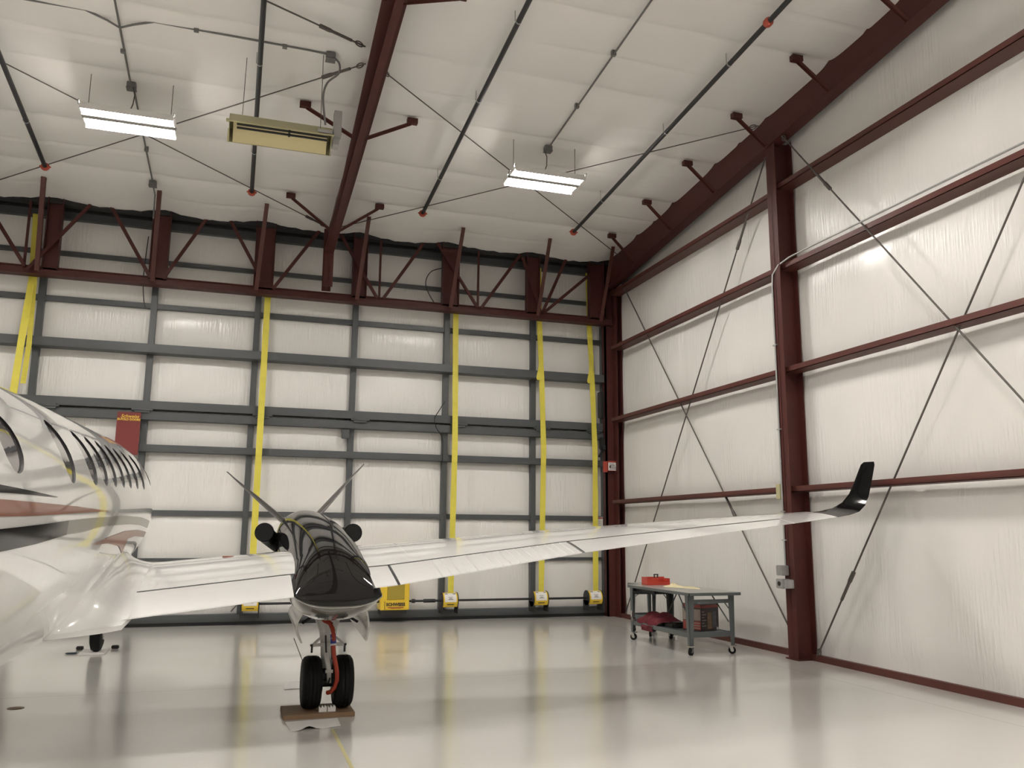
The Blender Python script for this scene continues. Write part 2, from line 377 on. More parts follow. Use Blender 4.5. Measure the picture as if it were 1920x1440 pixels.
for a, b in (((-4.40, 7.3), (-3.73, 6.27)), ((-3.70, 6.2), (-2.78, 7.54)), ((-2.44, 7.55), (-1.68, 6.27)), ((-1.46, 6.27), (-.76, 7.56)), ((-.36, 7.55), (.30, 6.4)), ((.50, 6.27), (1.32, 7.54)),
             ((1.74, 7.5), (2.50, 6.27)), ((2.62, 6.27), (3.40, 7.50)), ((3.70, 7.56), (4.57, 6.27)), ((4.66, 6.27), (5.50, 7.5)), ((5.55, 7.45), (5.97, 6.27)), ((6.0, 6.27), (6.56, 7.56)), ((6.02, 6.27), (7.20, 7.32))):
    mb = MB(); mb.bar((a[0], 16.38, a[1]), (b[0], 16.38, b[1]), .006, .065, (1, 0, 0)); mb.bar((a[0], 16.355, a[1]), (b[0], 16.355, b[1]), .055, .006, (0, 1, 0))
    obj('diagonal_brace', mb, M_red, tr)
for xb, xt in ((-8.9, -8.85), (-7.1, -7.0), (-5.3, -5.2), (-3.52, -3.40), (-1.63, -1.56), (.19, .28), (2.09, 2.16), (3.98, 4.02), (5.86, 5.85), (7.30, 7.26)):
    zt = ceil_pt(xt, 15.5).z
    mb = MB(); mb.bar((xb, 16.27, 6.18), (xt, 15.5, zt-.01), .075, .008, (0, 1, 0)); mb.bar((xb+.034, 16.30, 6.18), (xt+.034, 15.53, zt-.01), .008, .07, (0, 1, 0))
    obj('kicker_strut', mb, M_redl, tr)

# ------------------------------------------------------------------ belts, drums, drive
BELTL = {-3.62: 'yellow lift belt at the far left edge, passing behind the white fuselage', .42: 'yellow lift belt running down behind the propeller and the inner wing',
         4.19: 'yellow lift belt right of the central rafter, third from the corner column', 6.04: 'yellow lift belt second from the corner column', 7.20: 'yellow lift belt nearest the right corner column'}
for x, lab in BELTL.items():
    root = thing('lift_belt', (x, 16.5, .5), lab, 'belt', 'yellow lift belts on the folding door')
    xo = {-3.62: -.02, .42: 0, 4.19: -.05, 6.04: -.03, 7.2: 0}[x]
    P = [(x-.02, 16.66, 7.36), (x-.0, 16.66, 6.2), (x+(.03 if x > 5 else 0), 16.60, 5.0), (x+(.05 if x > 5 else 0), 16.52, 3.4), (x+xo, 16.44, .53)]
    if x < 0: P = [(x-.09, 16.70, 7.36), (x-.04, 16.68, 6.2), (x-.03, 16.35, 5.0), (x-.06, 16.2, 3.4), (x-.1, 16.1, .53)]
    def belt(P, wd):
        mb = MB(); n = 40; R = []
        for i in range(n+1):
            z = P[0][2]+(P[-1][2]-P[0][2])*i/n
            for a, b in zip(P, P[1:]):
                if b[2] <= z <= a[2]+1e-6: break
            t = (a[2]-z)/(a[2]-b[2]+1e-9); xx = a[0]+(b[0]-a[0])*t; yy = a[1]+(b[1]-a[1])*t
            tw = .006*math.sin(i*.9)
            R.append([(xx-wd/2, yy+tw, z), (xx+wd/2, yy-tw, z), (xx+wd/2, yy-tw+.006, z), (xx-wd/2, yy+tw+.006, z)])
        mb.loft(R); return mb
    obj('webbing', belt(P, .115), M_belt, root)
    if x < 0 or x > 5:
        s = -1 if x < 0 else 1
        Q = [(x-.0, 16.64, 6.22), (x+.03, 16.60, 5.3), (x+(.045 if x < 0 else -.06), 16.56, 4.9), (x+(.02 if x < 0 else -.05), 16.54, 4.2 if x < 0 else 4.86)]
        obj('return_strap', belt(Q, .085), M_belt, root)
    zt = 6.30
for x in (.42, 4.12, 5.985, 7.17):
    lab = {.42: 'belt drum with yellow and white guard hidden behind the aircraft nacelle', 4.12: 'belt drum with yellow and white guard right of the yellow motor box', 5.985: 'belt drum with yellow and white guard, middle of the three in view',
           7.17: 'belt drum with yellow and white guard nearest the corner column'}[x]
    r = thing('belt_drum', (x, 16.5, .16), lab, 'drum', 'belt drums along the foot of the door')
    for s in (-1, 1):
        mb = MB(); mb.box(x+s*.155-.006, x+s*.155+.006, 16.38, 16.66, .14, .34); mb.cyl((x+s*.155, 16.5, .385), (1, 0, 0), .155, .012, 24)
        obj('bracket', mb, M_dark, r, smooth=40)
    mb = MB(); mb.cyl((x, 16.5, .385), (1, 0, 0), .12, .29, 24); obj('drum', mb, M_belt, r, smooth=40)
    def arc(a0, a1, rad, x0, x1):
        return [[(xx, 16.5-math.cos(a)*rad, .385+math.sin(a)*rad) for xx in (x0, x1)] for a in [a0+(a1-a0)*i/12 for i in range(13)]]
    mb = MB()
    R = []
    for i in range(15):
        a = math.radians(-48+118*i/14)
        R.append([(x-.14, 16.5-math.cos(a)*.158, .385+math.sin(a)*.158), (x+.14, 16.5-math.cos(a)*.158, .385+math.sin(a)*.158),
                  (x+.14, 16.5-math.cos(a)*.152, .385+math.sin(a)*.152), (x-.14, 16.5-math.cos(a)*.152, .385+math.sin(a)*.152)])
    mb.loft(R); g = obj('guard', mb, M_yel, r, smooth=40)
    mb = MB(); mb.loft(arc(math.radians(-8), math.radians(62), .1605, x-.115, x+.115), closed=False); obj('warning_label', mb, M_lab, g, smooth=40)
    for a0, a1, u0, u1 in ((8, 11, -.05, .05), (14, 17, -.03, .03), (24, 27, -.045, .045), (50, 56, -.11, -.05), (50, 56, .05, .11), (-28, -22, -.07, .07)):
        mb = MB(); mb.loft(arc(math.radians(a0), math.radians(a1), .162, x+u0, x+u1), closed=False); obj('label_print', mb, M_black, g, smooth=40)
mb = MB(); mb.tube([(-4.0, 16.5, .385), (7.45, 16.5, .385)], .022, 10); mb.cyl((3.42, 16.5, .385), (1, 0, 0), .038, .06, 12); mb.tube([(3.62, 16.5, .385), (3.85, 16.5, .385)], .036, 10)
tag(obj('drive_shaft', mb, M_dark, smooth=40), 'long dark drive shaft linking the belt drums along the door foot', 'shaft')
r = thing('motor_housing', (3.04, 16.5, .16), 'yellow enclosed motor box with dark lettering at the foot of the door', 'motor box')
mb = MB(); mb.box(2.76, 3.31, 16.34, 16.72, .235, .86, .012); obj('case', mb, M_yel, r)
mb = MB(); mb.box(2.885, 3.215, 16.328, 16.345, .43, .80, .006); obj('mesh_panel', mb, M_yeld, r)
mb = MB(); mb.box(2.78, 3.27, 16.38, 16.70, .16, .236); mb.box(2.838, 2.846, 16.334, 16.345, .25, .40); obj('base', mb, M_black, r)
obj('lettering', text_mb('SCHWEISS', .078, (3.05, 16.334, .315), (1, 0, 0), (0, 0, 1), 0, .003), M_black, r)
mb = MB(); mb.box(2.90, 3.20, 16.333, 16.34, .278, .290); mb.box(2.95, 3.15, 16.333, 16.34, .266, .272); obj('underline', mb, M_rlab, r)
# red maker's sign
r = thing('door_sign', (-1.87, 16.62, 3.1), 'dark red rectangular sign with yellow lettering hanging on the folding door above the fuselage', 'sign')
mb = MB(); mb.box(-2.06, -1.665, 16.60, 16.62, 3.02, 3.79, .003); obj('sign_board', mb, M_signr, r)
obj('lettering', text_mb('Schweiss', .085, (-1.85, 16.598, 3.688), (1, 0, 0), (0, 0, 1), .35, .001), M_signt, r)
obj('lettering', text_mb('BI-FOLD DOORS', .052, (-1.862, 16.598, 3.640), (1, 0, 0), (0, 0, 1), 0, .002), M_signt, r)

# ------------------------------------------------------------------ steel frame: columns, rafters, girts
def wcol(name, x0, x1, y0, y1, z1, m, label, axis='x'):
    mb = MB(); ym = (y0+y1)/2; xm = (x0+x1)/2
    if axis == 'x':
        mb.box(x0, x0+.014, y0, y1, 0, z1); mb.box(x1-.014, x1, y0, y1, 0, z1); mb.box(x0, x1, ym-.006, ym+.006, 0, z1)
    else:
        mb.box(x0, x1, y0, y0+.014, 0, z1); mb.box(x0, x1, y1-.014, y1, 0, z1); mb.box(xm-.006, xm+.006, y0, y1, 0, z1)
    mb.box(x0-.03, x1+.0, y0-.03, y1+.03, 0, .018)
    return tag(obj(name, mb, m, smooth=None), label, 'column')
wcol('steel_column', 7.49, 7.80, 10.24, 10.46, zroof(10.35)-.50, M_red, 'dark red steel column standing against the right wall, carrying switch boxes')
wcol('steel_column', 7.68, 7.81, 16.30, 16.62, zroof(16.4)-.6, M_red, 'dark red corner column where the right wall meets the folding door')
mb = MB(); mb.box(7.52, 7.69, 16.52, 16.60, 0, 7.5); mb.box(7.52, 7.54, 16.52, 16.72, 0, 7.5)
tag(obj('door_jamb', mb, M_red), 'narrow dark red door jamb just left of the corner column', 'jamb')
def rafter(x, ya, za, yb, zb, wd, label, top=.04, side=None):
    mb = MB(); n = 8
    ys = [ya+(yb-ya)*i/n for i in range(n+1)]; zs = [za+(zb-za)*i/n for i in range(n+1)]
    mb.bar((x, ya, za), (x, yb, zb), wd, .016)
    for i in range(n):
        a, b, c, d = (ys[i], zs[i]), (ys[i+1], zs[i+1]), (ys[i+1], zroof(ys[i+1])+top), (ys[i], zroof(ys[i])+top)
        mb.loft([[(x-.005, *p) for p in (a, b, c, d)], [(x+.005, *p) for p in (a, b, c, d)]])
    mb.bar((x, ya, zroof(ya)+top), (x, yb, zroof(yb)+top), wd, .016)
    return mb
mb = rafter(1.485, 15.87, 6.975, 3.4, 8.675-.40, .10, '')
FL = [(15.87, 6.965, 1.395, 1.568), (13.3, 7.318, 1.385, 1.600), (9.1, 7.895, 1.325, 1.625), (3.4, 8.27, 1.31, 1.64)]
mb.loft([[(a, y, z), (b, y, z), (b, y, z+.016), (a, y, z+.016)] for y, z, a, b in FL])
mb.box(1.395, 1.565, 15.86, 15.875, 6.27, 6.97); mb.box(1.395, 1.565, 16.2, 16.215, 6.27, 7.6); mb.box(1.475, 1.485, 15.86, 16.2, 6.27, 7.62)
main_r = tag(obj('roof_rafter', mb, M_red), 'large dark red roof rafter running toward the viewer at the middle of the roof', 'rafter')
mb = rafter(-4.65, 15.87, 6.965, 3.4, 8.675-.42, .20, '')
mb.box(-4.73, -4.56, 15.86, 15.875, 6.27, 6.97); mb.box(-4.65, -4.64, 15.86, 16.2, 6.27, 7.62)
tag(obj('roof_rafter', mb, M_red), 'dark red roof rafter beyond the left edge of the view', 'rafter')
mb = rafter(7.56, 16.3, 6.95, 3.4, 8.28, .20, '')
tag(obj('roof_rafter', mb, M_red), 'dark red end rafter sloping up along the top of the right wall', 'rafter')
GN = ['lowest', 'second lowest', 'second highest', 'highest']
for k, z in enumerate((2.36, 4.09, 5.64, 6.86)):
    for j, (y0, y1) in enumerate(((10.36, 16.35), (3.2, 10.33))):
        mb = MB(); zo = (.05 if k == 3 and j == 1 else 0)
        z = z+zo
        mb.box(7.56, 7.80, y0, y1, z-.10+.035, z-.10+.043)           # web
        mb.box(7.56, 7.568, y0, y1, z-.10+.035, z+.015)              # inner flange
        mb.box(7.568, 7.585, y0, y1, z+.007, z+.015)                 # lip
        if k == 0: mb.box(7.555, 7.561, y0, y1, z-.04, z-.034)
        tag(obj('wall_girt', mb, M_redl), '%s dark red horizontal wall girt %s' % (GN[k], 'between the corner column and the nearer column' if j == 0 else 'in the near bay right of the wall column'), 'girt', 'girts on the right wall')
# conduit over the second highest near girt and down the column
r = thing('wall_conduit', (7.47, 10.4, 1.2), 'thin grey conduit bending off a girt and running down the wall column', 'conduit')
mb = MB(); P = [(7.53, 3.4, 5.70), (7.53, 9.7, 5.70), (7.52, 10.05, 5.69), (7.50, 10.28, 5.64), (7.475, 10.40, 5.52), (7.475, 10.42, 5.35), (7.475, 10.42, 1.24)]
mb.tube(P, .013, 8); obj('pipe', mb, M_galv, r, smooth=50)
for z in (4.45, 3.2, 2.02, 1.62):
    mb = MB(); mb.box(7.462, 7.488, 10.38, 10.46, z-.01, z+.01); obj('clamp', mb, M_galv, r)
mb = MB(); mb.box(7.37, 7.49, 10.36, 10.50, 1.13, 1.27, .008); mb.box(7.365, 7.375, 10.39, 10.47, 1.15, 1.25)
tag(obj('switch_box', mb, M_galv), 'upper small grey switch box at the foot of the wall conduit', 'electrical box')
r = thing('socket_box', (7.43, 10.43, .95), 'lower small grey outlet box with a round dark socket on the wall column', 'electrical box')
mb = MB(); mb.box(7.36, 7.49, 10.34, 10.50, .955, 1.085, .008); mb.box(7.38, 7.50, 10.26, 10.345, .96, 1.08, .006); obj('case', mb, M_galv, r)
mb = MB(); mb.cyl((7.358, 10.42, 1.02), (1, 0, 0), .032, .01, 16); obj('socket', mb, M_black, r, smooth=40)
mb = MB(); mb.box(7.50, 7.56, 10.50, 10.60, 2.2, 2.42, .005)
tag(obj('beige_box', mb, M_beige), 'small beige box fixed where the lowest girt meets the wall column', 'electrical box')
# warning sign on the jamb, small white sign on the door
r = thing('warning_sign', (7.56, 16.45, 3.0), 'small red and white warning sign fixed to the door jamb near the corner column', 'sign')
mb = MB(); mb.box(7.40, 7.50, 16.44, 16.46, 2.96, 3.19); mb.box(7.50, 7.69, 16.42, 16.43, 2.99, 3.20, .002); obj('board', mb, M_rlab, r)
mb = MB(); mb.box(7.505, 7.685, 16.414, 16.421, 3.0, 3.165); obj('label_panel', mb, M_lab, r)
mb = MB()
for i in range(5): mb.box(7.525+(i % 2)*.01, 7.60+.015*i % .07+.04, 16.410, 16.415, 3.13-.027*i, 3.14-.027*i)
mb.box(7.53, 7.56, 16.410, 16.415, 3.05, 3.10); obj('print', mb, M_black, r)
r = thing('notice', (7.42, 16.7, 1.8), 'white paper notice with a red heading on the door behind the wing tip', 'sign')
mb = MB(); mb.box(7.33, 7.50, 16.72, 16.73, 1.72, 2.03); obj('sheet', mb, M_lab, r)
mb = MB(); mb.box(7.33, 7.50, 16.714, 16.721, 1.995, 2.02); obj('heading', mb, M_rlab, r)
mb = MB()
for i in range(5): mb.box(7.35, 7.48, 16.714, 16.721, 1.93-.035*i, 1.935-.035*i)
obj('print', mb, M_galv, r)

# ------------------------------------------------------------------ bracing
def rod(a, b, label, r=.011, turn=None, grp=None):
    t = thing('brace_rod', a, label, 'brace rod', grp)
    a = Vector(a); b = Vector(b)
    mb = MB(); mb.tube([a, b], r, 8); obj('rod', mb, M_rod, t, smooth=50)
    if turn:
        d = (b-a).normalized(); c = a+d*turn
        mb = MB(); mb.tube([c-d*.30, c-d*.02, c+d*.02, c+d*.16], [.020, .020, .028, .028], 8); obj('turnbuckle', mb, M_rod, t, smooth=50)
    d = (b-a).normalized()
    mb = MB()
    c = a+d*.09; u = d.cross(Vector((1, 0, 0))).normalized()
    pts = [c+(d*math.cos(k*PI/6)*1.6+u*math.sin(k*PI/6))*.035 for k in range(13)]
    mb.tube(pts, .009, 6, caps=False); obj('eye', mb, M_rod, t, smooth=50)
    return t
rod((7.50, 10.06, 7.60), (7.70, 4.2, 0.1), 'wall brace rod falling right from the top of the wall column', .012, 1.4)
rod((7.70, 10.13, 0.05), (7.55, 4.3, 8.0), 'wall brace rod rising right from the foot of the wall column', .012, 1.3)
rod((7.62, 16.1, 7.25), (7.70, 10.50, .12), 'wall brace rod falling from the corner column top to the wall column foot', .012, 6.6)
rod((7.62, 10.50, 7.72), (7.70, 16.1, .1), 'wall brace rod falling from the wall column top toward the corner column foot', .012, 1.6)
def zc(x, y, off=.15): return (x, y, zroof(y)-off)
rod(zc(1.60, 10.75), zc(7.50, 15.75), 'roof brace rod passing left of the right light fixture and ending above the corner', .009, None, 'roof brace rods')
rod(zc(7.42, 10.50), zc(1.60, 16.0), 'roof brace rod from the end rafter passing over the right light fixture', .009, None, 'roof brace rods')
rod(zc(1.36, 10.67), zc(-4.5, 16.0), 'roof brace rod meeting the rafter beside the beige heater and crossing the left light fixture', .009, .55, 'roof brace rods')
rod(zc(1.39, 15.96), zc(-4.5, 10.95), 'roof brace rod from the foot of the central rafter up to the left edge', .009, .35, 'roof brace rods')
rod(zc(1.30, 10.31), zc(-4.5, 7.9), 'roof brace rod at the top of the view left of the central rafter', .011, .5, 'roof brace rods')
def fbrace(a, b, label, grp):
    t = thing('flange_brace', b, label, 'brace', grp)
    mb = MB(); mb.bar(a, b, .05, .006); mb.bar((a[0], a[1]+.022, a[2]-.02), (b[0], b[1]+.022, b[2]-.02), .006, .045); obj('angle', mb, M_redl, t)
    mb = MB(); mb.box(b[0]-.10 if b[0] < a[0] else b[0]-.06, b[0]+.06 if b[0] < a[0] else b[0]+.10, b[1]-.035, b[1]+.05, b[2]-.02, b[2]+.06); obj('clip', mb, M_red, t)
for y, lab in ((15.0, 'nearest the door'), (12.0, 'level with the beige heater'), (9.1, 'at the top of the view')):
    zb = 6.965+(15.87-y)*.1375/1.0*.98
    for s in (-1, 1):
        fbrace((1.475+s*.09, y, zb+.03), (1.475+s*.78, y, zroof(y)-.10), 'dark red angle brace %s of the central rafter, %s' % ('left' if s < 0 else 'right', lab), 'flange braces on the rafters')
for i, y in enumerate((15.0, 13.45, 11.95, 10.45, 8.97, 7.5)):
    zb = 6.95+(16.3-y)*.103
    fbrace((7.49, y-.02, zb+.05), (7.02, y, zroof(y)-.11), 'dark red stub brace on the end rafter, number %d counted from the door corner' % (i+1), 'flange braces on the rafters')
# sprinkler / gas pipes
PL = {-3.24: 'dark pipe under the roof at the left edge of the view', 0.0: 'dark pipe under the roof passing above the beige heater', 3.05: 'dark pipe under the roof just right of the central rafter', 6.08: 'dark pipe under the roof nearest the right wall'}
for x, lab in PL.items():
    t = thing('roof_pipe', (x, 14.85, zroof(14.85)-.2), lab, 'pipe', 'dark pipes under the roof')
    mb = MB(); mb.tube([zc(x, 4.0, .2), zc(x, 14.82, .2)], .034, 12); obj('pipe', mb, M_pipe, t, smooth=50)
    mb = MB(); mb.lathe(zc(x, 14.78, .2), (0, 1, -.083), [(0, .05), (.02, .068), (.045, .068), (.05, .045), (.09, .045)], 14)
    mb.cyl((x-.065, 14.81, zroof(14.8)-.2), (1, 0, 0), .014, .04, 8); mb.cyl((x+.065, 14.81, zroof(14.8)-.2), (1, 0, 0), .014, .04, 8)
    obj('end_coupling', mb, M_cap, t, smooth=40)
    if x > 5:
        mb = MB(); mb.lathe(zc(x, 8.3, .2), (0, 1, -.083), [(-.04, .05), (-.02, .06), (.03, .06), (.05, .05)], 14); obj('end_coupling', mb, M_cap, t, smooth=40)
    for y in (13.4, 11.0, 9.2):
        mb = MB(); c = Vector(zc(x, y, .2)); mb.lathe(c, (0, 1, -.083), [(-.01, .037), (.01, .037)], 14); mb.tube([c+Vector((-.045, 0, 0)), c+Vector((-.045, 0, .19))], .006, 6); obj('hanger', mb, M_galv, t, smooth=40)
# conduits on the ceiling
def conduit(pts, label, clips=()):
    t = thing('ceiling_conduit', pts[0], label, 'conduit', 'thin conduits under the roof')
    mb = MB(); mb.tube(pts, .014, 8); obj('pipe', mb, M_cond, t, smooth=50)
    for c in clips:
        mb = MB(); mb.box(c[0]-.03, c[0]+.03, c[1]-.025, c[1]+.025, c[2]-.015, c[2]+.06); obj('clip', mb, M_cond, t)
conduit([zc(-1.75, 4.2, .09), zc(-1.71, 12.1, .09)], 'thin grey conduit leading to the left light fixture from the top of the view', [zc(-1.745, 9.9, .1), zc(-1.73, 11.4, .1)])
conduit([zc(-1.68, 12.25, .09), zc(-1.64, 15.1, .09)], 'thin grey conduit running from the left light fixture toward the door', [zc(-1.65, 14.0, .1)])
conduit([zc(4.53, 4.2, .09), zc(4.55, 12.1, .09)], 'thin grey conduit leading to the right light fixture', [zc(4.54, 9.6, .1), zc(4.54, 10.9, .1)])
conduit([zc(-5, 10.74, .05), zc(-2.1, 10.72, .05), zc(-1.85, 10.78, .10), zc(-1.7, 10.8, .16), zc(-1.55, 10.78, .10), zc(-1.3, 10.72, .05), zc(.6, 10.74, .05), zc(.84, 10.74, .06)], 'thin grey conduit crossing the roof to the box above the heater', [zc(-.8, 10.72, .07), zc(.3, 10.74, .07)])
conduit([zc(-1.64, 15.22, .09), (-1.62, 15.45, 7.52), (-1.62, 15.5, 7.1)], 'short light conduit dropping beside a truss kicker strut')
def jbox(c, label, s=.06):
    mb = MB(); mb.box(c[0]-s, c[0]+s, c[1]-s, c[1]+s, c[2]-.06, c[2]+.03, .008); mb.box(c[0]-s-.006, c[0]+s+.006, c[1]-s-.006, c[1]+s+.006, c[2]-.066, c[2]-.06)
    tag(obj('ceiling_box', mb, M_cond), label, 'electrical box', 'small ceiling boxes')
jbox(zc(-1.70, 12.2, .08), 'small grey ceiling box above the left light fixture')
jbox(zc(-1.64, 15.17, .08), 'small grey ceiling box over the truss, left of the central rafter')
jbox(zc(4.55, 12.16, .08), 'small grey ceiling box above the right light fixture')
jbox(zc(.90, 10.74, .08), 'small grey ceiling box feeding the beige heater')
# insulation supports: thin white strips are part of the ceiling

# ------------------------------------------------------------------ light fixtures
def fixture(cx, cy, label, z=7.30):
    t = thing('light_fixture', (cx, cy, z), label, 'light fixture', 'fluorescent high bay fixtures')
    mb = MB()
    for s in (-1, 1):
        prof = [(s*.035, z+.02), (s*.06, z+.062), (s*.25, z+.062), (s*.30, z-.045)]
        mb.loft([[(cx-.59, cy+p[0], p[1]) for p in prof], [(cx+.59, cy+p[0], p[1]) for p in prof]], closed=False)
        mb.loft([[(cx-.59, cy+p[0]*1.01, p[1]+.008) for p in prof], [(cx+.59, cy+p[0]*1.01, p[1]+.008) for p in prof]], closed=False)
    for sx in (-1, 1):
        mb.box(cx+sx*.60-.015, cx+sx*.60+.015, cy-.27, cy-.05, z-.01, z+.03, .004); mb.box(cx+sx*.60-.015, cx+sx*.60+.015, cy+.05, cy+.27, z-.01, z+.03, .004)
    obj('housing', mb, M_white, t)
    mb = MB(); mb.box(cx-.60, cx+.60, cy-.056, cy+.056, z-.022, z+.085, .004); obj('ballast_cover', mb, M_channel, t)
    for s in (-1, 1):
        for k in range(3):
            yy = cy+s*(.105+.065*k); mb = MB(); mb.tube([(cx-.575, yy, z+.018), (cx+.575, yy, z+.018)], .015, 8)
            obj('tube', mb, M_tube, t, smooth=60)
    for sx in (-1, 1):
        mb = MB(); x = cx+sx*.53; mb.tube([(x, cy, z+.06), (x, cy, zroof(cy)-.02)], .005, 6); obj('hanger', mb, M_rod, t)
        mb = MB(); yy = cy-.28; mb.tube([(cx+sx*.60, yy+.05*math.cos(a), z+.05+.03*math.sin(a)) for a in [i*PI/6 for i in range(13)]], .006, 6, caps=False); obj('hook', mb, M_galv, t, smooth=60)
    mb = MB(); mb.tube([(cx+.0, cy+.02, zroof(cy)-.12), (cx+.04, cy, zroof(cy)-.25), (cx+.03, cy-.02, z+.25), (cx-.03, cy, z+.07)], .008, 6); obj('cord', mb, M_rod, t, smooth=60)
FX = [-7.8, -1.68, 4.48]
for y in (12.13, 6.0, 0.0, -6.0):
    for x in FX:
        if y > 12: lab = {-7.8: 'fluorescent fixture outside the view on the left', -1.68: 'left glowing fluorescent fixture hanging above the fuselage', 4.48: 'right glowing fluorescent fixture hanging right of the central rafter'}[x]
        else: lab = 'fluorescent fixture behind the viewer, %s row, %s' % ({6.0: 'nearest', 0.0: 'middle', -6.0: 'rear'}[y], {-7.8: 'left', -1.68: 'centre', 4.48: 'right'}[x])
        fixture(x, y, lab, 7.30 if y > 5 else 7.7)

# ------------------------------------------------------------------ radiant heater
t = thing('radiant_heater', (.33, 11.2, 6.9), 'beige infrared heater with black heating rods hung left of the central rafter', 'heater')
x0, x1 = -.34, 1.00
P0, P1, P2, P3 = (11.20, 7.19), (11.02, 7.00), (11.42, 6.885), (11.50, 7.12)
mb = MB()
def panel(mb, a, b, x0, x1, th=.004):
    d = Vector((0, b[0]-a[0], b[1]-a[1])).normalized(); nn = Vector((0, -d.z, d.y))*th
    mb.loft([[Vector((x, *a)), Vector((x, *b)), Vector((x, *b))+nn, Vector((x, *a))+nn] for x in (x0, x1)])
panel(mb, P0, P1, x0, x1); panel(mb, P3, P0, x0, x1); panel(mb, P3, P2, x0-.02, x1+.02)
for x in (x0, x1): mb.loft([[(x, *p) for p in (P0, P1, P2, P3)], [(x+.006, *p) for p in (P0, P1, P2, P3)]])
mb.box(x0-.035, x0+.0, 11.0, 11.03, 6.98, 7.02); mb.bar((x0-.02, P1[0], P1[1]), (x1+.02, P1[0], P1[1]), .02, .012)
obj('housing', mb, M_beige, t)
mb = MB(); panel(mb, (P0[0]+.02, P0[1]-.03), (P2[0]-.005, P2[1]+.004), x0+.05, x1-.05); panel(mb, (P0[0]+.01, P0[1]-.02), (P1[0]+.01, P1[1]+.005), x0+.05, x1-.05); obj('reflector', mb, M_cream, t)
for dy, dz in ((.06, -.005), (.15, -.012)):
    mb = MB(); mb.tube([(x0+.10, P1[0]+dy, P1[1]+dz), (x1-.06, P1[0]+dy, P1[1]+dz)], .016, 8); mb.box(.42, .45, P1[0]+dy-.022, P1[0]+dy+.022, P1[1]+dz-.02, P1[1]+dz+.02); obj('heating_rod', mb, M_dark, t, smooth=50)
mb = MB(); mb.box(1.015, 1.12, 11.06, 11.20, 7.03, 7.40, .006); mb.box(1.015, 1.10, 11.12, 11.30, 6.93, 7.06, .006); mb.box(.80, 1.0, 11.03, 11.07, 7.03, 7.08); obj('control_box', mb, M_galv, t)
mb = MB(); mb.tube([(-.18, 11.15, 7.17), (-.17, 11.15, zroof(11.15)-.04)], .005, 6); obj('hanger', mb, M_rod, t)
mb = MB(); mb.tube([(.84, 11.12, 7.12), (.81, 10.8, zroof(10.8)-.04)], .005, 6); obj('hanger', mb, M_rod, t)
wire('cable', [(.95, 10.74, zroof(10.74)-.1), (1.02, 10.76, zroof(10.74)-.16), (1.02, 10.8, zroof(10.74)-.28), (.88, 10.85, zroof(10.74)-.42), (.84, 10.9, zroof(10.74)-.62), (.90, 11.05, 7.15)], .014, M_cond, 'grey flexible cable looping from a ceiling box down to the beige heater')

# ------------------------------------------------------------------ aircraft
CX = -1.65; TILT = .035
ac = thing('airplane', (CX, 9.0, 0), 'white twin turboprop airplane with copper and black stripes, dark nacelle and black winglet', 'airplane')
ST = [(-.6, .20, 2.0, .22, .22), (.5, .40, 1.90, .42, .36), (1.8, .58, 1.76, .62, .52), (3.0, .71, 1.66, .74, .78), (4.0, .77, 1.62, .78, .92), (5.0, .79, 1.61, .79, 1.01), (6.0, .79, 1.61, .79, 1.06), (7.0, .79, 1.61, .79, 1.11), (8.0, .79, 1.61, .79, 1.12), (9.0, .79, 1.61, .79, 1.06),
      (10.2, .79, 1.61, .79, .93), (10.9, .765, 1.60, .76, .85), (11.5, .70, 1.53, .68, .76), (12.3, .58, 1.40, .46, .62), (13.3, .42, 1.30, .33, .44), (14.2, .22, 1.24, .18, .22), (14.6, .02, 1.22, .02, .02)]
def fus(Y):
    if Y <= ST[0][0]: s = ST[0]
    elif Y >= ST[-1][0]: s = ST[-1]
    else:
        i = max(k for k in range(len(ST)-1) if ST[k][0] <= Y)
        a, b = ST[i], ST[i+1]; p = ST[max(i-1, 0)]; q = ST[min(i+2, len(ST)-1)]; h = b[0]-a[0]; t = (Y-a[0])/h; s = [Y]
        for j in range(1, 5):
            ma = (b[j]-p[j])/(b[0]-p[0])*h if p is not a else (b[j]-a[j]); mb_ = (q[j]-a[j])/(q[0]-a[0])*h if q is not b else (b[j]-a[j])
            s.append((2*t**3-3*t*t+1)*a[j]+(t**3-2*t*t+t)*ma+(-2*t**3+3*t*t)*b[j]+(t**3-t*t)*mb_)
    return s[1], s[2]+TILT*Y, s[3], s[4]
def fpt(Y, th, off=0.0):
    a, z, bt, bl = fus(Y); c, s = math.cos(th), math.sin(th); b = bt if s > 0 else bl
    return Vector((CX+(a+off)*c, Y, z+(b+off)*s))
def fside(Y, Z, off=.0):
    a, z, bt, bl = fus(Y); b = bt if Z > z else bl; s = max(-1, min(1, (Z-z)/b)); return Vector((CX+(a)*math.sqrt(max(0, 1-s*s))+off, Y, Z+off*s))
NS = 72
mb = MB(); mb.loft([[fpt(Y, k*2*PI/NS) for k in range(NS)] for Y in fr(-.6, 14.6, .1)])
fo = obj('fuselage', mb, M_paint, ac, smooth=60)
def oval(Yc, Zc, ry, rz, off, n=40, rings=6):
    mb = MB(); R = [[fside(Yc+ry*j/rings*math.cos(k*2*PI/n), Zc+rz*j/rings*math.sin(k*2*PI/n))-Vector((off, 0, 0)) for k in range(n)] for j in range(1, rings+1)]
    V = [[mb.bm.verts.new(p) for p in r] for r in R]; c = mb.bm.verts.new(fside(Yc, Zc)-Vector((off, 0, 0)))
    for k in range(n): mb.bm.faces.new((V[0][k], V[0][(k+1) % n], c))
    for a, b in zip(V, V[1:]):
        for k in range(n): mb.bm.faces.new((a[k], a[(k+1) % n], b[(k+1) % n], b[k]))
    return mb
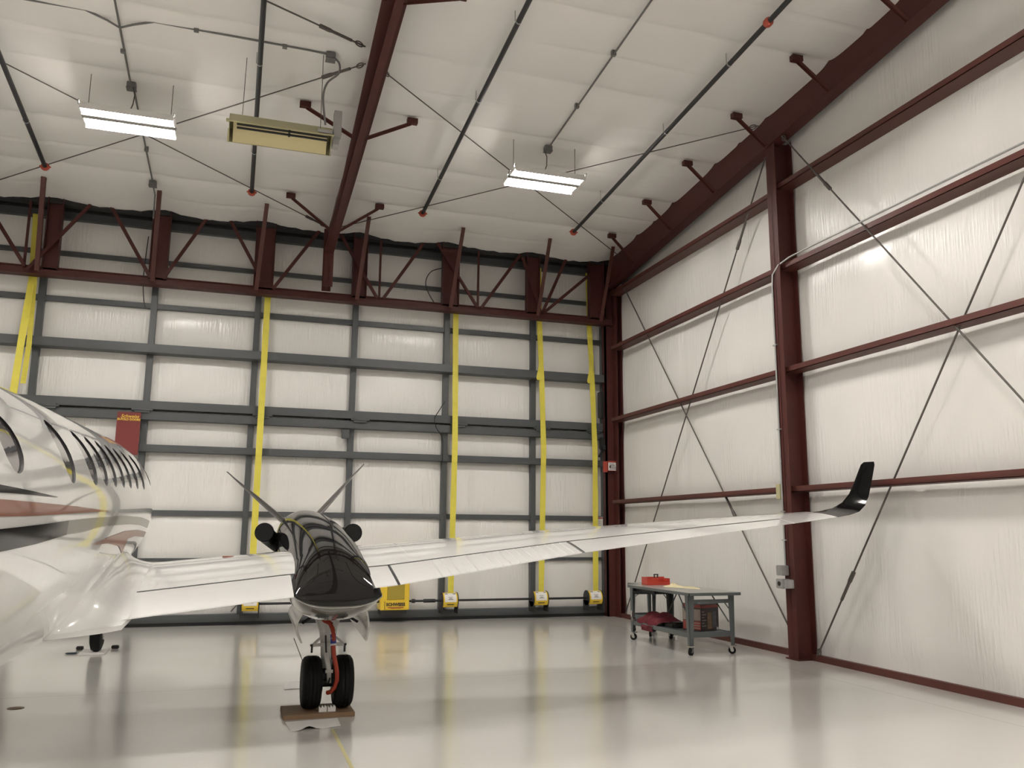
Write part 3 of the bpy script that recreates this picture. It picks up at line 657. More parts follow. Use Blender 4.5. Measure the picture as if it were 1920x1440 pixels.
WIN = [(4.21, 2.075, .16, .13)]+[(y, 1.955+TILT*y, .18, .18) for y in (5.47, 6.33, 6.86, 7.38, 7.91, 8.43, 9.01, 9.62)]+[(10.62, 2.33, .16, .13)]
# recess every window: subtract short oval plugs from the skin, the cut walls get the dark seal material
cut = MB()
for Y, Z, ry, rz in WIN:
    cut.loft([[fside(Y+ry*math.cos(k*2*PI/40), Z+rz*math.sin(k*2*PI/40))+Vector((dx, 0, 0)) for k in range(40)] for dx in (-.013, .3)], mi=1)
bmesh.ops.recalc_face_normals(cut.bm, faces=cut.bm.faces)
cme = bpy.data.meshes.new('cut'); cut.bm.to_mesh(cme); cut.bm.free(); cme.materials.append(M_paint); cme.materials.append(M_line)
co = bpy.data.objects.new('cut', cme); C.objects.link(co)
fo.data.materials.append(M_line)
bo = bpy.data.objects.new('bo', fo.data); C.objects.link(bo); bo.location = ORG[ac.name]
md = bo.modifiers.new('b', 'BOOLEAN'); md.operation = 'DIFFERENCE'; md.object = co; md.solver = 'EXACT'
nme = bpy.data.meshes.new_from_object(bo.evaluated_get(bpy.context.evaluated_depsgraph_get()))
if len(nme.polygons) > 5000:
    fo.data = nme; nme.shade_smooth(); nme.set_sharp_from_angle(angle=math.radians(50))
bpy.data.objects.remove(bo); bpy.data.objects.remove(co)
for Y, Z, ry, rz in WIN:
    obj('cabin_window', oval(Y, Z, ry+.004, rz+.004, .011), M_glass, fo, smooth=60, label='dark oval cabin window')
def ribbon(name, top, bot, m, off=.004, label=None):
    """strip draped on the right side between two (Y,Z) polylines"""
    def ev(L, Y):
        if Y <= L[0][0]: return L[0][1]
        for a, b in zip(L, L[1:]):
            if a[0] <= Y <= b[0]:
                return a[1]+(b[1]-a[1])*(Y-a[0])/(b[0]-a[0])
        return L[-1][1]
    y0, y1 = top[0][0], top[-1][0]; R = []
    for Y in fr(y0, y1, .08):
        zt, zb = ev(top, Y), ev(bot, Y)
        if zt-zb < .002: zt = zb+.002
        R.append([fside(Y, zb+(zt-zb)*j/6, off) for j in range(7)])
    mb = MB(); mb.loft(R, closed=False); return obj(name, mb, m, fo, smooth=60, label=label)
def T(L): return [(y, z) for y, z in L]
ribbon('paint_stripe', T([(1.5, 1.93), (3.8, 1.882), (4.4, 1.877), (4.95, 1.870)]), T([(1.5, 1.77), (3.8, 1.848), (4.4, 1.860), (4.95, 1.868)]), M_pblk, label='upper thin black spear stripe')
ribbon('paint_stripe', T([(1.5, 1.79), (3.8, 1.822), (4.4, 1.828), (5.5, 1.836), (6.9, 1.838)]), T([(1.5, 1.66), (3.8, 1.752), (4.4, 1.764), (5.5, 1.796), (6.9, 1.836)]), M_pbrn, label='copper spear stripe')
ribbon('paint_stripe', T([(1.5, 1.62), (3.9, 1.704), (4.57, 1.726), (5.3, 1.752)]), T([(1.5, 1.50), (3.9, 1.610), (4.57, 1.636), (5.3, 1.676)]), M_pblk, label='lower broad black stripe')
ribbon('paint_stripe', T([(5.3, 1.752), (5.9, 1.770), (7.9, 1.82), (9.4, 1.825), (10.6, 1.80)]), T([(5.3, 1.676), (5.9, 1.69), (6.6, 1.725), (8.4, 1.752), (9.5, 1.748), (10.6, 1.72)]), M_pgry, label='lower grey continuation of the black stripe')
ribbon('paint_stripe', T([(6.35, 1.605), (7.2, 1.648), (8.2, 1.69), (9.4, 1.70), (10.8, 1.675)]), T([(6.35, 1.602), (7.2, 1.60), (8.0, 1.565), (8.5, 1.49), (8.56, 1.62), (9.2, 1.64), (10.8, 1.615)]), M_pbrn, label='copper swoosh below the grey stripe')
# ---- wing surfaces
#   X, TE_Y, TE_z, chord, incidence, thickness ratio
WS = [(-1.65, 7.2, .93, 2.55, .060, .165), (-.85, 7.2, 1.015, 2.5, .060, .165), (.5, 7.2, 1.175, 2.45, .045, .165), (1.35, 7.25, 1.255, 2.4, .042, .160), (3.2, 7.65, 1.510, 1.9, .028, .150), (5.1, 8.05, 1.722, 1.4, .024, .135), (6.3, 8.29, 1.850, 1.08, .018, .125), (6.75, 8.36, 1.905, .88, .02, .11)]
def ws(X):
    for a, b in zip(WS, WS[1:]):
        if X <= b[0]+1e-6: break
    t = (X-a[0])/(b[0]-a[0]); return [a[j]+(b[j]-a[j])*t for j in range(6)]
def foil(x, t):
    x = max(0, min(1, x)); yt = 5*t*(.2969*math.sqrt(x)-.126*x-.3516*x*x+.2843*x**3-.1036*x**4)
    cam_ = .018*(1-((x-.35)/.65)**2) if x > .35 else .018*(1-((.35-x)/.35)**2)
    return cam_, yt
def wpt(X, xc, up, sx=1, dz=0.0):
    _, ty, tz, c, inc, t = ws(X); cm, yt = foil(xc, t); f = 1-xc
    return Vector((CX+(X-CX)*sx, ty+f*c, tz+inc*f*c+(cm+(yt if up else -yt))*c+dz))
def wring(X, x0, x1, sx=1, n=16):
    cs = [x0+(x1-x0)*.5*(1-math.cos(PI*i/n)) for i in range(n+1)]
    if x0 > 0.01: cs = [x0+(x1-x0)*i/n for i in range(n+1)]
    return [wpt(X, c, True, sx) for c in cs]+[wpt(X, c, False, sx) for c in cs[::-1]]
HL = .765
def xs(a, b, st=.12): return fr(a, b, st)
mb = MB(); mb.loft([wring(X, 0, HL-.004) for X in xs(-1.65, 6.75)])
wg = obj('wing', mb, M_paint, ac, smooth=50)
mb = MB(); mb.loft([wring(X, 0, 1, -1) for X in xs(-1.65, 6.75, .4)]); obj('wing', mb, M_paint, ac, smooth=50)
def surf(name, a, b, x0=HL+.004, m=M_paint, lab=None):
    mb = MB(); mb.loft([wring(X, x0, 1) for X in xs(a, b)]); return obj(name, mb, m, ac, smooth=50)
surf('fillet_panel', -1.65, -.70, HL-.003)
mb = MB(); R = []                                     # concave root fillet on top of the wing
for Y in fr(6.92, 9.75, .06):
    c = ws(-.70)[3]; xc = 1-(Y-7.2)/c; k = min(1, max(0, (Y-6.92)/.38))
    if xc <= 1: B = wpt(-.70, max(.02, xc), True)
    else: B = wpt(-.70, 1, True); B.y = Y; B.z -= .02*(7.2-Y)/.42
    zb = B.z; f = math.sin(k*PI/2)
    A = fside(Y, zb-.03+.24*f*(1-.55*max(0, min(1, (Y-8)/1.7))), -.004); Bx = A.x+(B.x-A.x)*f+.02; B = Vector((Bx, Y, zb-.02*(1-f)-(.0 if xc < 1 else .03)))
    K = Vector((A.x+(B.x-A.x)*.12, Y, B.z+.02*f)); row = []
    for j in range(13):
        t = j/12; row.append(A*(1-t)**2+K*2*t*(1-t)+B*t*t)
    row += [B-Vector((.0, 0, .035)), fside(Y, zb-.10, -.01)]
    R.append(row)
mb.loft(R); obj('wing_root_fillet', mb, M_paint, ac, smooth=50)
surf('flap', -.70, .52)
surf('nacelle_flap', 1.18, 1.37)
fl = surf('flap', 1.395, 3.22)
al = surf('aileron', 3.26, 6.05, HL+.004)
surf('tip_panel', 6.07, 6.75, HL-.003)
def strip(pairs, wd, m, parent, name, off=.003):
    """thin dark line laid on the wing top: list of (X, xc)"""
    mb = MB(); R = []
    for X, xc in pairs:
        c = ws(X)[3]; R.append([wpt(X, xc-wd/2/c, True, 1, off), wpt(X, xc+wd/2/c, True, 1, off)])
    mb.loft(R, closed=False); return obj(name, mb, m, parent)
strip([(X, HL) for X in xs(-.72, 6.05)], .020, M_line, wg, 'gap_line')
for X in (1.382, 3.24):
    mb = MB(); mb.loft([[wpt(X-.010, c, True, 1, .004), wpt(X+.010, c, True, 1, .004)] for c in fr(HL, 1, .02)], closed=False); obj('gap_line', mb, M_line, wg)
mb = MB()
for i in range(17):
    X = 1.78+i*.085; mb.loft([[wpt(X-.008, c, True, 1, .001), wpt(X, c, True, 1, .009), wpt(X+.008, c, True, 1, .001)] for c in fr(HL+.015, .99, .03)], closed=False)
obj('stiffener_ribs', mb, M_paint, fl, smooth=60)
for X in (1.62, 3.0, 4.4):
    mb = MB(); mb.loft([[wpt(X-.004, c, True, 1, .0012), wpt(X+.004, c, True, 1, .0012)] for c in fr(.03, HL-.01, .03)], closed=False); obj('panel_seam', mb, M_rivet, wg)
mb = MB(); p = wpt(.0, .30, True); mb.lathe(p, (0, .02, 1), [(-.01, .06), (.004, .058), (.006, .0)], 20); obj('fuel_cap', mb, M_pbrn, wg, smooth=40, label='red fuel filler cap')
# ---- winglet
WL = [(6.75, 8.36, 1.905, 9.24, 1.925, .09), (6.95, 8.39, 1.935, 9.02, 1.965, .065), (7.10, 8.41, 1.975, 8.90, 2.015, .055), (7.20, 8.42, 2.05, 8.82, 2.095, .045), (7.26, 8.42, 2.16, 8.76, 2.20, .040), (7.31, 8.41, 2.34, 8.70, 2.37, .034), (7.36, 8.40, 2.54, 8.64, 2.555, .028), (7.37, 8.42, 2.58, 8.60, 2.585, .010)]
def wlring(i, n=12):
    s = WL[i]; a = WL[max(i-1, 0)]; b = WL[min(i+1, len(WL)-1)]
    tan = Vector((b[0]-a[0], 0, b[2]-a[2])).normalized(); nr = Vector((-tan.z, 0, tan.x))
    te = Vector((s[0], s[1], s[2])); le = Vector((s[0], s[3], s[4])); R = []
    cs = [.5*(1-math.cos(PI*k/n)) for k in range(n+1)]
    for c in cs: cm, yt = foil(c, 1.0); R.append(le+(te-le)*c+nr*(yt*s[5]))
    for c in cs[::-1]: cm, yt = foil(c, 1.0); R.append(le+(te-le)*c-nr*(yt*s[5]))
    return R
mb = MB(); mb.loft([wlring(i) for i in range(len(WL))]); obj('winglet', mb, M_pblk, ac, smooth=60, label='upturned glossy black winglet')
# ---- nacelle (right)
NX = .93
NC = [(12.30, .27, 1.64, .27, .29, 2.0, .0), (12.0, .33, 1.63, .33, .36, 2.0, .0), (11.4, .37, 1.60, .36, .45, 2.1, 0), (10.6, .385, 1.54, .36, .50, 2.2, 0), (9.8, .39, 1.45, .37, .50, 2.2, 0), (9.0, .39, 1.33, .39, .42, 2.2, -.005), (8.4, .39, 1.23, .39, .32, 2.2, -.015),
      (7.95, .385, 1.17, .355, .25, 2.2, -.025), (7.65, .38, 1.14, .29, .19, 2.15, -.035), (7.45, .372, 1.12, .215, .12, 2.1, -.04), (7.33, .362, 1.112, .135, .06, 2.1, -.045), (7.26, .352, 1.105, .05, .012, 2.1, -.045)]
def nc(Y):
    L = NC
    i = 0
    while i < len(L)-2 and L[i+1][0] > Y: i += 1
    a, b = L[i], L[i+1]; p = L[max(i-1, 0)]; q = L[min(i+2, len(L)-1)]; h = b[0]-a[0]; t = (Y-a[0])/h; s = []
    for j in range(1, 7):
        ma = (b[j]-p[j])/(b[0]-p[0])*h; mc = (q[j]-a[j])/(q[0]-a[0])*h
        s.append((2*t**3-3*t*t+1)*a[j]+(t**3-2*t*t+t)*ma+(-2*t**3+3*t*t)*b[j]+(t**3-t*t)*mc)
    return s
def npt(Y, th, off=0, ):
    a, z, bt, bl, ex, xo = nc(Y); c, s = math.cos(th), math.sin(th); b = bt if s >= 0 else bl
    bow = .07*(1-min(1, (Y-7.26)/.9)) if Y < 8.16 else 0     # tail edge curves up at the sides
    return Vector((NX+xo+(a+off)*math.copysign(abs(c)**(2/ex), c), Y, z+bow*(abs(c)**3)+(b+off)*math.copysign(abs(s)**(2/ex), s)))
ys = fr(7.26, 12.30, .04); NN = 64
mb = MB(); mb.loft([[npt(Y, k*2*PI/NN) for k in range(NN)] for Y in ys], mfun=lambda i, k: 1 if (k >= NN/2 and ys[i] < 9.9) else 0)
na = obj('engine_nacelle', mb, [M_nac, M_belly], ac, smooth=70, label='glossy dark graphite engine nacelle')
mb = MB(); mb.loft([[npt(Y, a, .003), npt(Y, a, .003)+Vector((0, 0, .012))] for Y, a in [(y_, -.002) for y_ in fr(7.3, 8.6, .1)]], closed=False)
pts = [npt(7.27, PI+k*PI/24, .004) for k in range(25)]; mb.tube(pts, .006, 6); obj('tail_edge', mb, M_chr, na, smooth=60)
for Y in (11.2, 10.2):
    mb = MB(); mb.loft([[npt(Y-.006, a, .002), npt(Y+.006, a, .002)] for a in fr(-.3, PI+.3, .1)], closed=False); obj('cowl_seam', mb, M_line, na, smooth=60)
mb = MB(); mb.loft([[npt(12.2, a, .002), npt(12.32, a, .002)] for a in fr(1.1, 1.75, .08)], closed=False); obj('intake_lip', mb, M_line, na, smooth=60)
for s in (-1, 1):
    mb = MB(); P = [(NX+s*.30, 11.35, 1.50), (NX+s*.40, 11.42, 1.57), (NX+s*.50, 11.30, 1.65), (NX+s*.53, 11.10, 1.675), (NX+s*.535, 10.88, 1.68)]
    mb.tube(P, [.10, .10, .105, .11, .115], 20, caps=False); mb.tube([(NX+s*.53, 11.12, 1.675), (NX+s*.535, 10.885, 1.68)], [.09, .108], 20, caps=True)
    obj('exhaust_stack', mb, M_stack_shade, na, smooth=60, label='black round exhaust stack')
# propeller
pr = obj('spinner', MB().lathe((NX, 12.32, 1.64), (0, 1, 0), [(0, .26), (.12, .26), (.25, .22), (.42, .13), (.52, .04), (.54, .001)], 28), M_chr, ac, smooth=50)
for k in range(4):
    a = math.radians(50+90*k); d = Vector((math.cos(a), 0, math.sin(a))); e = Vector((-math.sin(a), 0, math.cos(a))); R = []
    Lb = 1.335
    for i in range(17):
        u = i/16; rr = .16+u*(Lb-.16); ch = (.05+.19*math.sin(PI*min(1, u*1.02+.10))**.8)*(1 if u < .93 else max(.25, (1-u)/.07)); th = .055*(1-u)**1.2+.016
        tw = math.radians(76+10*u); cy = e*math.cos(tw)+Vector((0, 1, 0))*math.sin(tw); cn = e*math.sin(tw)-Vector((0, 1, 0))*math.cos(tw)
        c0 = Vector((NX, 12.45, 1.64))+d*rr+(Vector((0, -.05, 0)) if u > .9 else Vector((0, 0, 0)))
        R.append([c0+cy*ch/2*math.cos(q)+cn*th/2*math.sin(q) for q in [j*2*PI/12 for j in range(12)]])
    mb = MB(); mb.loft(R); obj('propeller_blade', mb, M_blade, ac, smooth=50)
# ---- main gear (right)
GX, GY = .965, 8.62
lg = thing('landing_gear', (GX, GY, 0)); lg.parent = ac; lg.location = Vector((GX, GY, 0))-ORG[ac.name]
mb = MB(); R = []
for z, hw, hd, xo in ((1.02, .17, .10, -.02), (.92, .145, .09, -.015), (.84, .115, .075, -.01), (.76, .088, .06, -.005), (.68, .075, .05, 0), (.60, .070, .048, 0), (.50, .062, .045, 0), (.42, .058, .042, 0), (.34, .045, .04, 0), (.25, .04, .04, 0)):
    R.append([(GX+xo+hw*math.copysign(abs(math.cos(a))**.7, math.cos(a)), GY+.05+hd*math.copysign(abs(math.sin(a))**.7, math.sin(a)), z) for a in [j*2*PI/20 for j in range(20)]])
mb.loft(R)
for s in (-1, 1):
    mb.bar((GX, GY, .63), (GX+s*.15, GY-.02, .625), .03, .03); mb.bar((GX+s*.06, GY, .70), (GX+s*.14, GY-.02, .635), .02, .02)
st = obj('strut', mb, M_gearw, lg, smooth=45)
for s in (-1, 1):
    mb = MB(); mb.cyl((GX+s*.155, GY-.02, .59), (0, 0, 1), .010, .07, 8); mb.cyl((GX+s*.155, GY-.02, .625), (0, 0, 1), .018, .02, 8)
    obj('tie_down_pin', mb, M_black, lg, smooth=40)
mb = MB()
mb.bar((GX-.03, GY-.10, .56), (GX+.00, GY-.16, .40), .04, .02); mb.bar((GX+.0, GY-.16, .40), (GX+.015, GY-.08, .285), .04, .02); mb.cyl((GX, GY-.16, .40), (1, 0, 0), .016, .07, 10)
obj('torque_link', mb, M_gearw, lg, smooth=40)
mb = MB(); mb.cyl((GX, GY, .285), (1, 0, 0), .05, .26, 16); mb.cyl((GX+.0, GY-.03, .35), (1, 0, 0), .06, .12, 16); mb.cyl((GX-.07, GY, .285), (1, 0, 0), .10, .05, 20); mb.cyl((GX+.07, GY, .285), (1, 0, 0), .10, .05, 20)
obj('axle', mb, M_dark, lg, smooth=40)
mb = MB(); mb.tube([(GX-.035, GY-.07, .72), (GX-.03, GY-.09, .60), (GX-.02, GY-.12, .48), (GX+.02, GY-.13, .36), (GX+.0, GY-.10, .27)], .009, 6); mb.tube([(GX+.02, GY-.08, .84), (GX+.015, GY-.09, .66), (GX+.03, GY-.10, .5)], .007, 6); obj('brake_line', mb, M_dark, lg, smooth=50)
HP = [(.84, .90), (.875, .865), (.92, .845), (.945, .79), (.953, .73), (.955, .64), (.965, .55), (.985, .47), (1.0, .40), (1.005, .33), (.99, .26), (.955, .215), (.93, .205)]
mb = MB(); mb.tube([(x+.03, GY-.14-.12*math.sin(PI*i/12), z) for i, (x, z) in enumerate(HP)], .021, 10); hs = obj('hose', mb, M_hose, lg, smooth=50, label='orange red brake hose')
mb = MB(); mb.tube([(.975+.005, GY-.225, .745), (.985, GY-.25, .66)], .027, 12); obj('hose_sleeve', mb, M_blue, hs, smooth=50, label='blue sleeve with pale marks')
mb = MB(); mb.tube([(.979, GY-.222, .765), (.98, GY-.227, .745)], .028, 12); mb.tube([(.981, GY-.237, .71), (.981, GY-.238, .706)], .028, 12); mb.tube([(.985, GY-.25, .662), (.986, GY-.253, .645)], .028, 12); obj('sleeve_band', mb, M_white, hs, smooth=50)
for s in (-1, 1):
    x = GX+s*.148; c = (x, GY, .285)
    mb = MB(); prof = [(-.088, .12), (-.09, .17), (-.087, .205), (-.07, .23), (-.045, .2385), (0, .2415), (.045, .2385), (.07, .23), (.087, .205), (.09, .17), (.088, .12)]
    for g in (-.035, 0, .035):
        prof = sorted(prof+[(g-.004, .2405), (g-.003, .235), (g+.003, .235), (g+.004, .2405)])
    mb.lathe(c, (1, 0, 0), prof, 48); tr_ = obj('tire', mb, M_rub, lg, smooth=40)
    mb = MB(); mb.lathe(c, (1, 0, 0), [(-.088, .02), (-.088, .06), (-.080, .08), (-.090, .125), (-.088, .135), (.088, .135), (.090, .125), (.080, .08), (.088, .06), (.088, .02)], 32); obj('wheel_hub', mb, M_gearw, tr_, smooth=40)
for s in (-1, 1):
    mb = MB(); R = []
    for i in range(11):
        u = i/10; xx = GX+s*(.265+(.075 if s < 0 else .03)*math.sin(PI*u*.9)); z0 = 1.0-.29*u; z1 = 1.0-.20*u
        R.append([(xx, GY-.52, z0), (xx, GY+.55, z1), (xx+s*.016, GY+.55, z1), (xx+s*.016, GY-.52, z0)])
    mb.loft(R); d_ = obj('gear_door', mb, M_gearw, lg, smooth=40)
    mb = MB(); mb.bar((GX+s*.26, GY-.1, .84), (GX+s*.12, GY+.0, .92), .02, .02); obj('door_link', mb, M_dark, lg)
# ---- nose gear
ng = thing('landing_gear', (CX, 13.42, 0)); ng.parent = ac; ng.location = Vector((CX, 13.42, 0))-ORG[ac.name]
mb = MB(); prof = [(-.075, .12), (-.078, .20), (-.06, .255), (-.03, .27), (0, .273), (.03, .27), (.06, .255), (.078, .20), (.075, .12)]
mb.lathe((CX-.03, 13.5, .295), (1, 0, 0), prof, 40); obj('tire', mb, M_rub, ng, smooth=40)
mb = MB(); mb.cyl((CX, 13.5, .295), (1, 0, 0), .12, .12, 20); mb.cyl((CX+.03, 13.42, .85), (0, 0, 1), .035, .75, 14); mb.bar((CX-.1, 13.5, .295), (CX-.1, 13.45, .7), .03, .03); mb.bar((CX+.1, 13.5, .295), (CX+.1, 13.45, .7), .02, .02); obj('strut', mb, M_gearw, ng, smooth=40)

# ------------------------------------------------------------------ things on the floor near the wheels
mb = MB(); mb.box(.56, 1.21, 8.37, 8.83, .0, .043, .004); tag(obj('wooden_board', mb, M_wood), 'brown plywood board lying under the main wheels', 'board')
r = thing('wheel_chock', (.95, 8.44, .043), 'small white notched block between the two main tires', 'chock')
mb = MB()
for x in (.885, .965):
    R = [(x, .043), (x+.072, .043), (x+.072, .085), (x+.055, .10), (x+.045, .078), (x+.03, .10), (x+.018, .075), (x, .095)]
    mb.loft([[(a, 8.43, b) for a, b in R], [(a, 8.47, b) for a, b in R]])
obj('block', mb, M_white, r)
def sheet(pts, label, lift=None):
    mb = MB(); n = 14; m_ = 6; A, B, D_, E_ = [Vector((*p, 0)) for p in pts]   # near-left, near-right, far-right, far-left
    V = [[None]*(m_+1) for _ in range(n+1)]
    for i in range(n+1):
        for j in range(m_+1):
            u, v = i/n, j/m_; p = (A*(1-u)+B*u)*(1-v)+(E_*(1-u)+D_*u)*v
            p.z = .004+.004*abs(math.sin(u*5))*(1-v)+(lift(u, v) if lift else 0); V[i][j] = p
    top = [[mb.bm.verts.new(q) for q in row] for row in V]; bt = [[mb.bm.verts.new(q-Vector((0, 0, .003))) for q in row] for row in V]
    for i in range(n):
        for j in range(m_):
            mb.bm.faces.new((top[i][j], top[i+1][j], top[i+1][j+1], top[i][j+1])); mb.bm.faces.new((bt[i][j+1], bt[i+1][j+1], bt[i+1][j], bt[i][j]))
    for i in range(n):
        for j in (0, m_): mb.bm.faces.new((bt[i][j], bt[i+1][j], top[i+1][j], top[i][j]))
    for j in range(m_):
        for i in (0, n): mb.bm.faces.new((bt[i][j], bt[i][j+1], top[i][j+1], top[i][j]))
    return tag(obj('paper_sheet', mb, M_paper), label, 'paper')
sheet([(.60, 7.90), (1.035, 7.98), (1.045, 8.33), (.575, 8.29)], 'white paper sheet with a lifted corner on the floor in front of the wooden board', lambda u, v: 0.028*math.exp(-((u-.35)/.12)**2)*(1-v)**2)
sheet([(.66, 9.93), (.95, 9.93), (.95, 10.38), (.68, 10.38)], 'small white paper on the floor to the left behind the tires')
mb = MB(); mb.box(.935, .965, 5.2, 7.9, .0, .0015)
tag(obj('floor_tape', mb, M_tape), 'thin pale yellow tape line leading from the paper toward the viewer', 'tape')
mb = MB(); mb.box(-1.88, -1.54, 13.28, 13.85, 0, .022, .005); tag(obj('drip_tray', mb, M_paper), 'flat white tray under the nose wheel', 'tray')
for a, b, lab in ((-1.99, -1.895, 'small black chock left of the nose wheel'), (-1.53, -1.43, 'small black chock right of the nose wheel')):
    mb = MB(); mb.box(a, b, 13.86, 13.93, .0, .05, .01); tag(obj('wheel_chock', mb, M_black), lab, 'chock')
mb = MB(); mb.lathe((-1.98, 13.45, .012), (1, 0, 0), [(-.08, .004), (-.06, .012), (.05, .012), (.07, .006)], 10); tag(obj('cable_coil', mb, M_dkblue, smooth=40), 'small dark blue roll on the floor left of the white nose wheel tray', 'roll')
mb = MB(); mb.cyl((-1.86, 9.63, .002), (0, 0, 1), .075, .004, 24); mb.cyl((-1.86, 9.63, .005), (0, 0, 1), .05, .004, 20)
tag(obj('floor_anchor', mb, mat('brown_anchor', (.16, .10, .06), .5)), 'small round brown tie-down cover on the floor at the lower left', 'floor anchor')
mb = MB(); mb.tube([(.66, 8.9, .66), (.77, 8.86, .40)], .004, 6); obj('door_cable', mb, M_rod, lg)

# ------------------------------------------------------------------ workbenches and their load
def caster(r, x, y, ang=0.0, top=.13, m=None):
    c, s = math.cos(ang), math.sin(ang)
    mb = MB(); mb.cyl((x, y, .052), (c, s, 0), .052, .034, 24); w_ = obj('caster_wheel', mb, M_rub, r, smooth=40)
    mb = MB(); mb.cyl((x, y, .052), (c, s, 0), .022, .040, 16)
    for q in (-1, 1): mb.bar((x+q*c*.024, y+q*s*.024, .045), (x+q*c*.024-s*.02, y+q*s*.024+c*.02, .12), .006, .045, (-s, c, 0))
    mb.box(x-.045, x+.045, y-.045, y+.045, .115, top); obj('caster_fork', mb, M_chr, w_, smooth=40)
def bench(x0, x1, y0, y1, h, label, name='workbench', lw=.085):
    r = thing(name, ((x0+x1)/2, (y0+y1)/2, 0), label, name.replace('_', ' ').replace('workbench', 'workbench'))
    mb = MB(); mb.box(x0-.03, x1+.09, y0-.06, y1+.05, h-.008, h, .002); obj('top', mb, M_bencht, r)
    mb = MB(); mb.box(x0-.03, x1+.09, y0-.06, y0-.05, h-.045, h-.006); mb.box(x0-.03, x0-.02, y0-.06, y1+.05, h-.045, h-.006); mb.box(x1+.08, x1+.09, y0-.06, y1+.05, h-.045, h-.006); mb.box(x0-.03, x1+.09, y1+.04, y1+.05, h-.045, h-.006); obj('top_edge', mb, M_bench, r)
    for x in (x0, x1):
        for y in (y0, y1):
            s = 1 if x == x0 else -1; q = 1 if y == y0 else -1; mb = MB()
            # angle-iron leg, widest at the top
            a0, a1 = lw*1.15, lw*.72
            zt, zb = h-.04, .13
            mb.loft([[(x, y, zb), (x+s*a1, y, zb), (x+s*a1, y+q*.005, zb), (x, y+q*.005, zb)], [(x-s*.012, y, zt), (x-s*.012+s*a0, y, zt), (x-s*.012+s*a0, y+q*.005, zt), (x-s*.012, y+q*.005, zt)]])
            mb.loft([[(x, y, zb), (x, y+q*a1, zb), (x+s*.005, y+q*a1, zb), (x+s*.005, y, zb)], [(x-s*.012, y, zt), (x-s*.012, y+q*a0, zt), (x-s*.007, y+q*a0, zt), (x-s*.007, y, zt)]])
            obj('leg', mb, M_bench, r); caster(r, x+s*.03, y+q*.03, .5+x*3+y)
    mb = MB(); mb.box(x0+.01, x1-.01, y0+.01, y1-.01, .285, .295); mb.box(x0+.01, x1-.01, y0+.005, y0+.012, .245, .325); mb.box(x0+.01, x1-.01, y1-.012, y1-.005, .245, .325); mb.box(x0+.004, x0+.012, y0+.02, y1-.02, .24, .305); mb.box(x1-.012, x1-.004, y0+.02, y1-.02, .24, .305); obj('lower_shelf', mb, M_bench, r)
    for y in (y0+.003, y1-.01):
        mb = MB(); mb.box(x0+.05, x1-.05, y, y+.006, h-.155, h-.10); mb.bar((x0+.07, y+.003, h-.19), (x0+.16, y+.003, h-.14), .006, .03, (0, 1, 0)); mb.bar((x1-.07, y+.003, h-.24), (x1-.15, y+.003, h-.14), .006, .03, (0, 1, 0)); obj('cross_rail', mb, M_bench, r)
    return r
b1 = bench(6.28, 7.01, 11.05, 12.93, .87, 'long grey steel workbench on casters near the right wall carrying a red toolbox')
for a, b in (((6.29, 11.35, .82), (6.35, 11.06, .35)), ((6.93, 12.5, .83), (6.94, 12.9, .40)), ((6.93, 11.55, .83), (6.94, 11.08, .45))):
    mb = MB(); mb.bar(a, b, .02, .006); obj('brace', mb, M_bench, b1)
mb = MB(); mb.box(6.33, 6.9, 12.2, 12.9, .77, .815, .004); obj('drawer', mb, M_dark, b1, label='dark shallow drawer')
mb = MB(); mb.cyl((6.26, 12.86, .42), (0, 0, 1), .02, .10, 10); mb.cyl((6.26, 12.8, .34), (1, 0, 0), .03, .04, 12); obj('bracket', mb, M_chr, b1, smooth=40)
b2 = bench(6.76, 7.22, 13.22, 13.92, .84, 'small grey steel trolley on casters standing behind the long workbench', 'small_trolley', .05)
# red toolbox, open end facing the viewer
r = thing('toolbox', (6.66, 12.8, .87), 'small red metal toolbox with black handle on the workbench', 'toolbox')
mb = MB(); X0, X1, Y0, Y1, Z0, Z1 = 6.47, 6.88, 12.70, 12.90, .872, .985
mb.box(X0, X1, Y1-.004, Y1, Z0, Z1+.01); mb.box(X0, X0+.004, Y0, Y1, Z0, Z1+.012); mb.box(X1-.004, X1, Y0, Y1, Z0, Z1-.01); mb.box(X0, X1, Y0, Y1, Z0, Z0+.004)
mb.box(X0-.0, X0+.20, Y0-.004, Y0, Z0, Z1); mb.box(X0+.20, X1, Y0-.002, Y0, Z0, Z0+.05); mb.box(X0+.20, X1, Y0-.002, Y0, Z1-.02, Z1-.008)
mb.box(X0+.196, X0+.20, Y0, Y1, Z0, Z1); obj('case', mb, M_tool, r)
mb = MB(); mb.bar((6.65, 12.80, Z1), (6.65, 12.80, Z1+.05), .015, .015); mb.bar((6.71, 12.80, Z1), (6.71, 12.80, Z1+.05), .015, .015); mb.bar((6.64, 12.80, Z1+.05), (6.72, 12.80, Z1+.05), .02, .018); obj('handle', mb, M_black, r)
mb = MB(); random.seed(9)
def blob(mb, cx, cy, z, rx, ry, h, rot=0, seed=0, n=22, fl=5):
    R = []
    for j in range(fl+1):
        u = j/fl; rr = math.cos(u*PI/2)**.7 if u < 1 else .02
        R.append([Vector((cx, cy, z))+Matrix.Rotation(rot, 3, 'Z') @ Vector((rx*rr*math.cos(a)*(1+.16*math.sin(3*a+seed)+.08*math.sin(7*a+seed)), ry*rr*math.sin(a)*(1+.14*math.sin(4*a+seed)), h*u*(1+.25*math.sin(5*a+seed*2)))) for a in [k*2*PI/n for k in range(n)]])
    mb.loft(R)
blob(mb, 6.68, 12.20, .871, .10, .20, .035, .3, 1); blob(mb, 6.75, 12.35, .871, .07, .12, .05, -.5, 2)
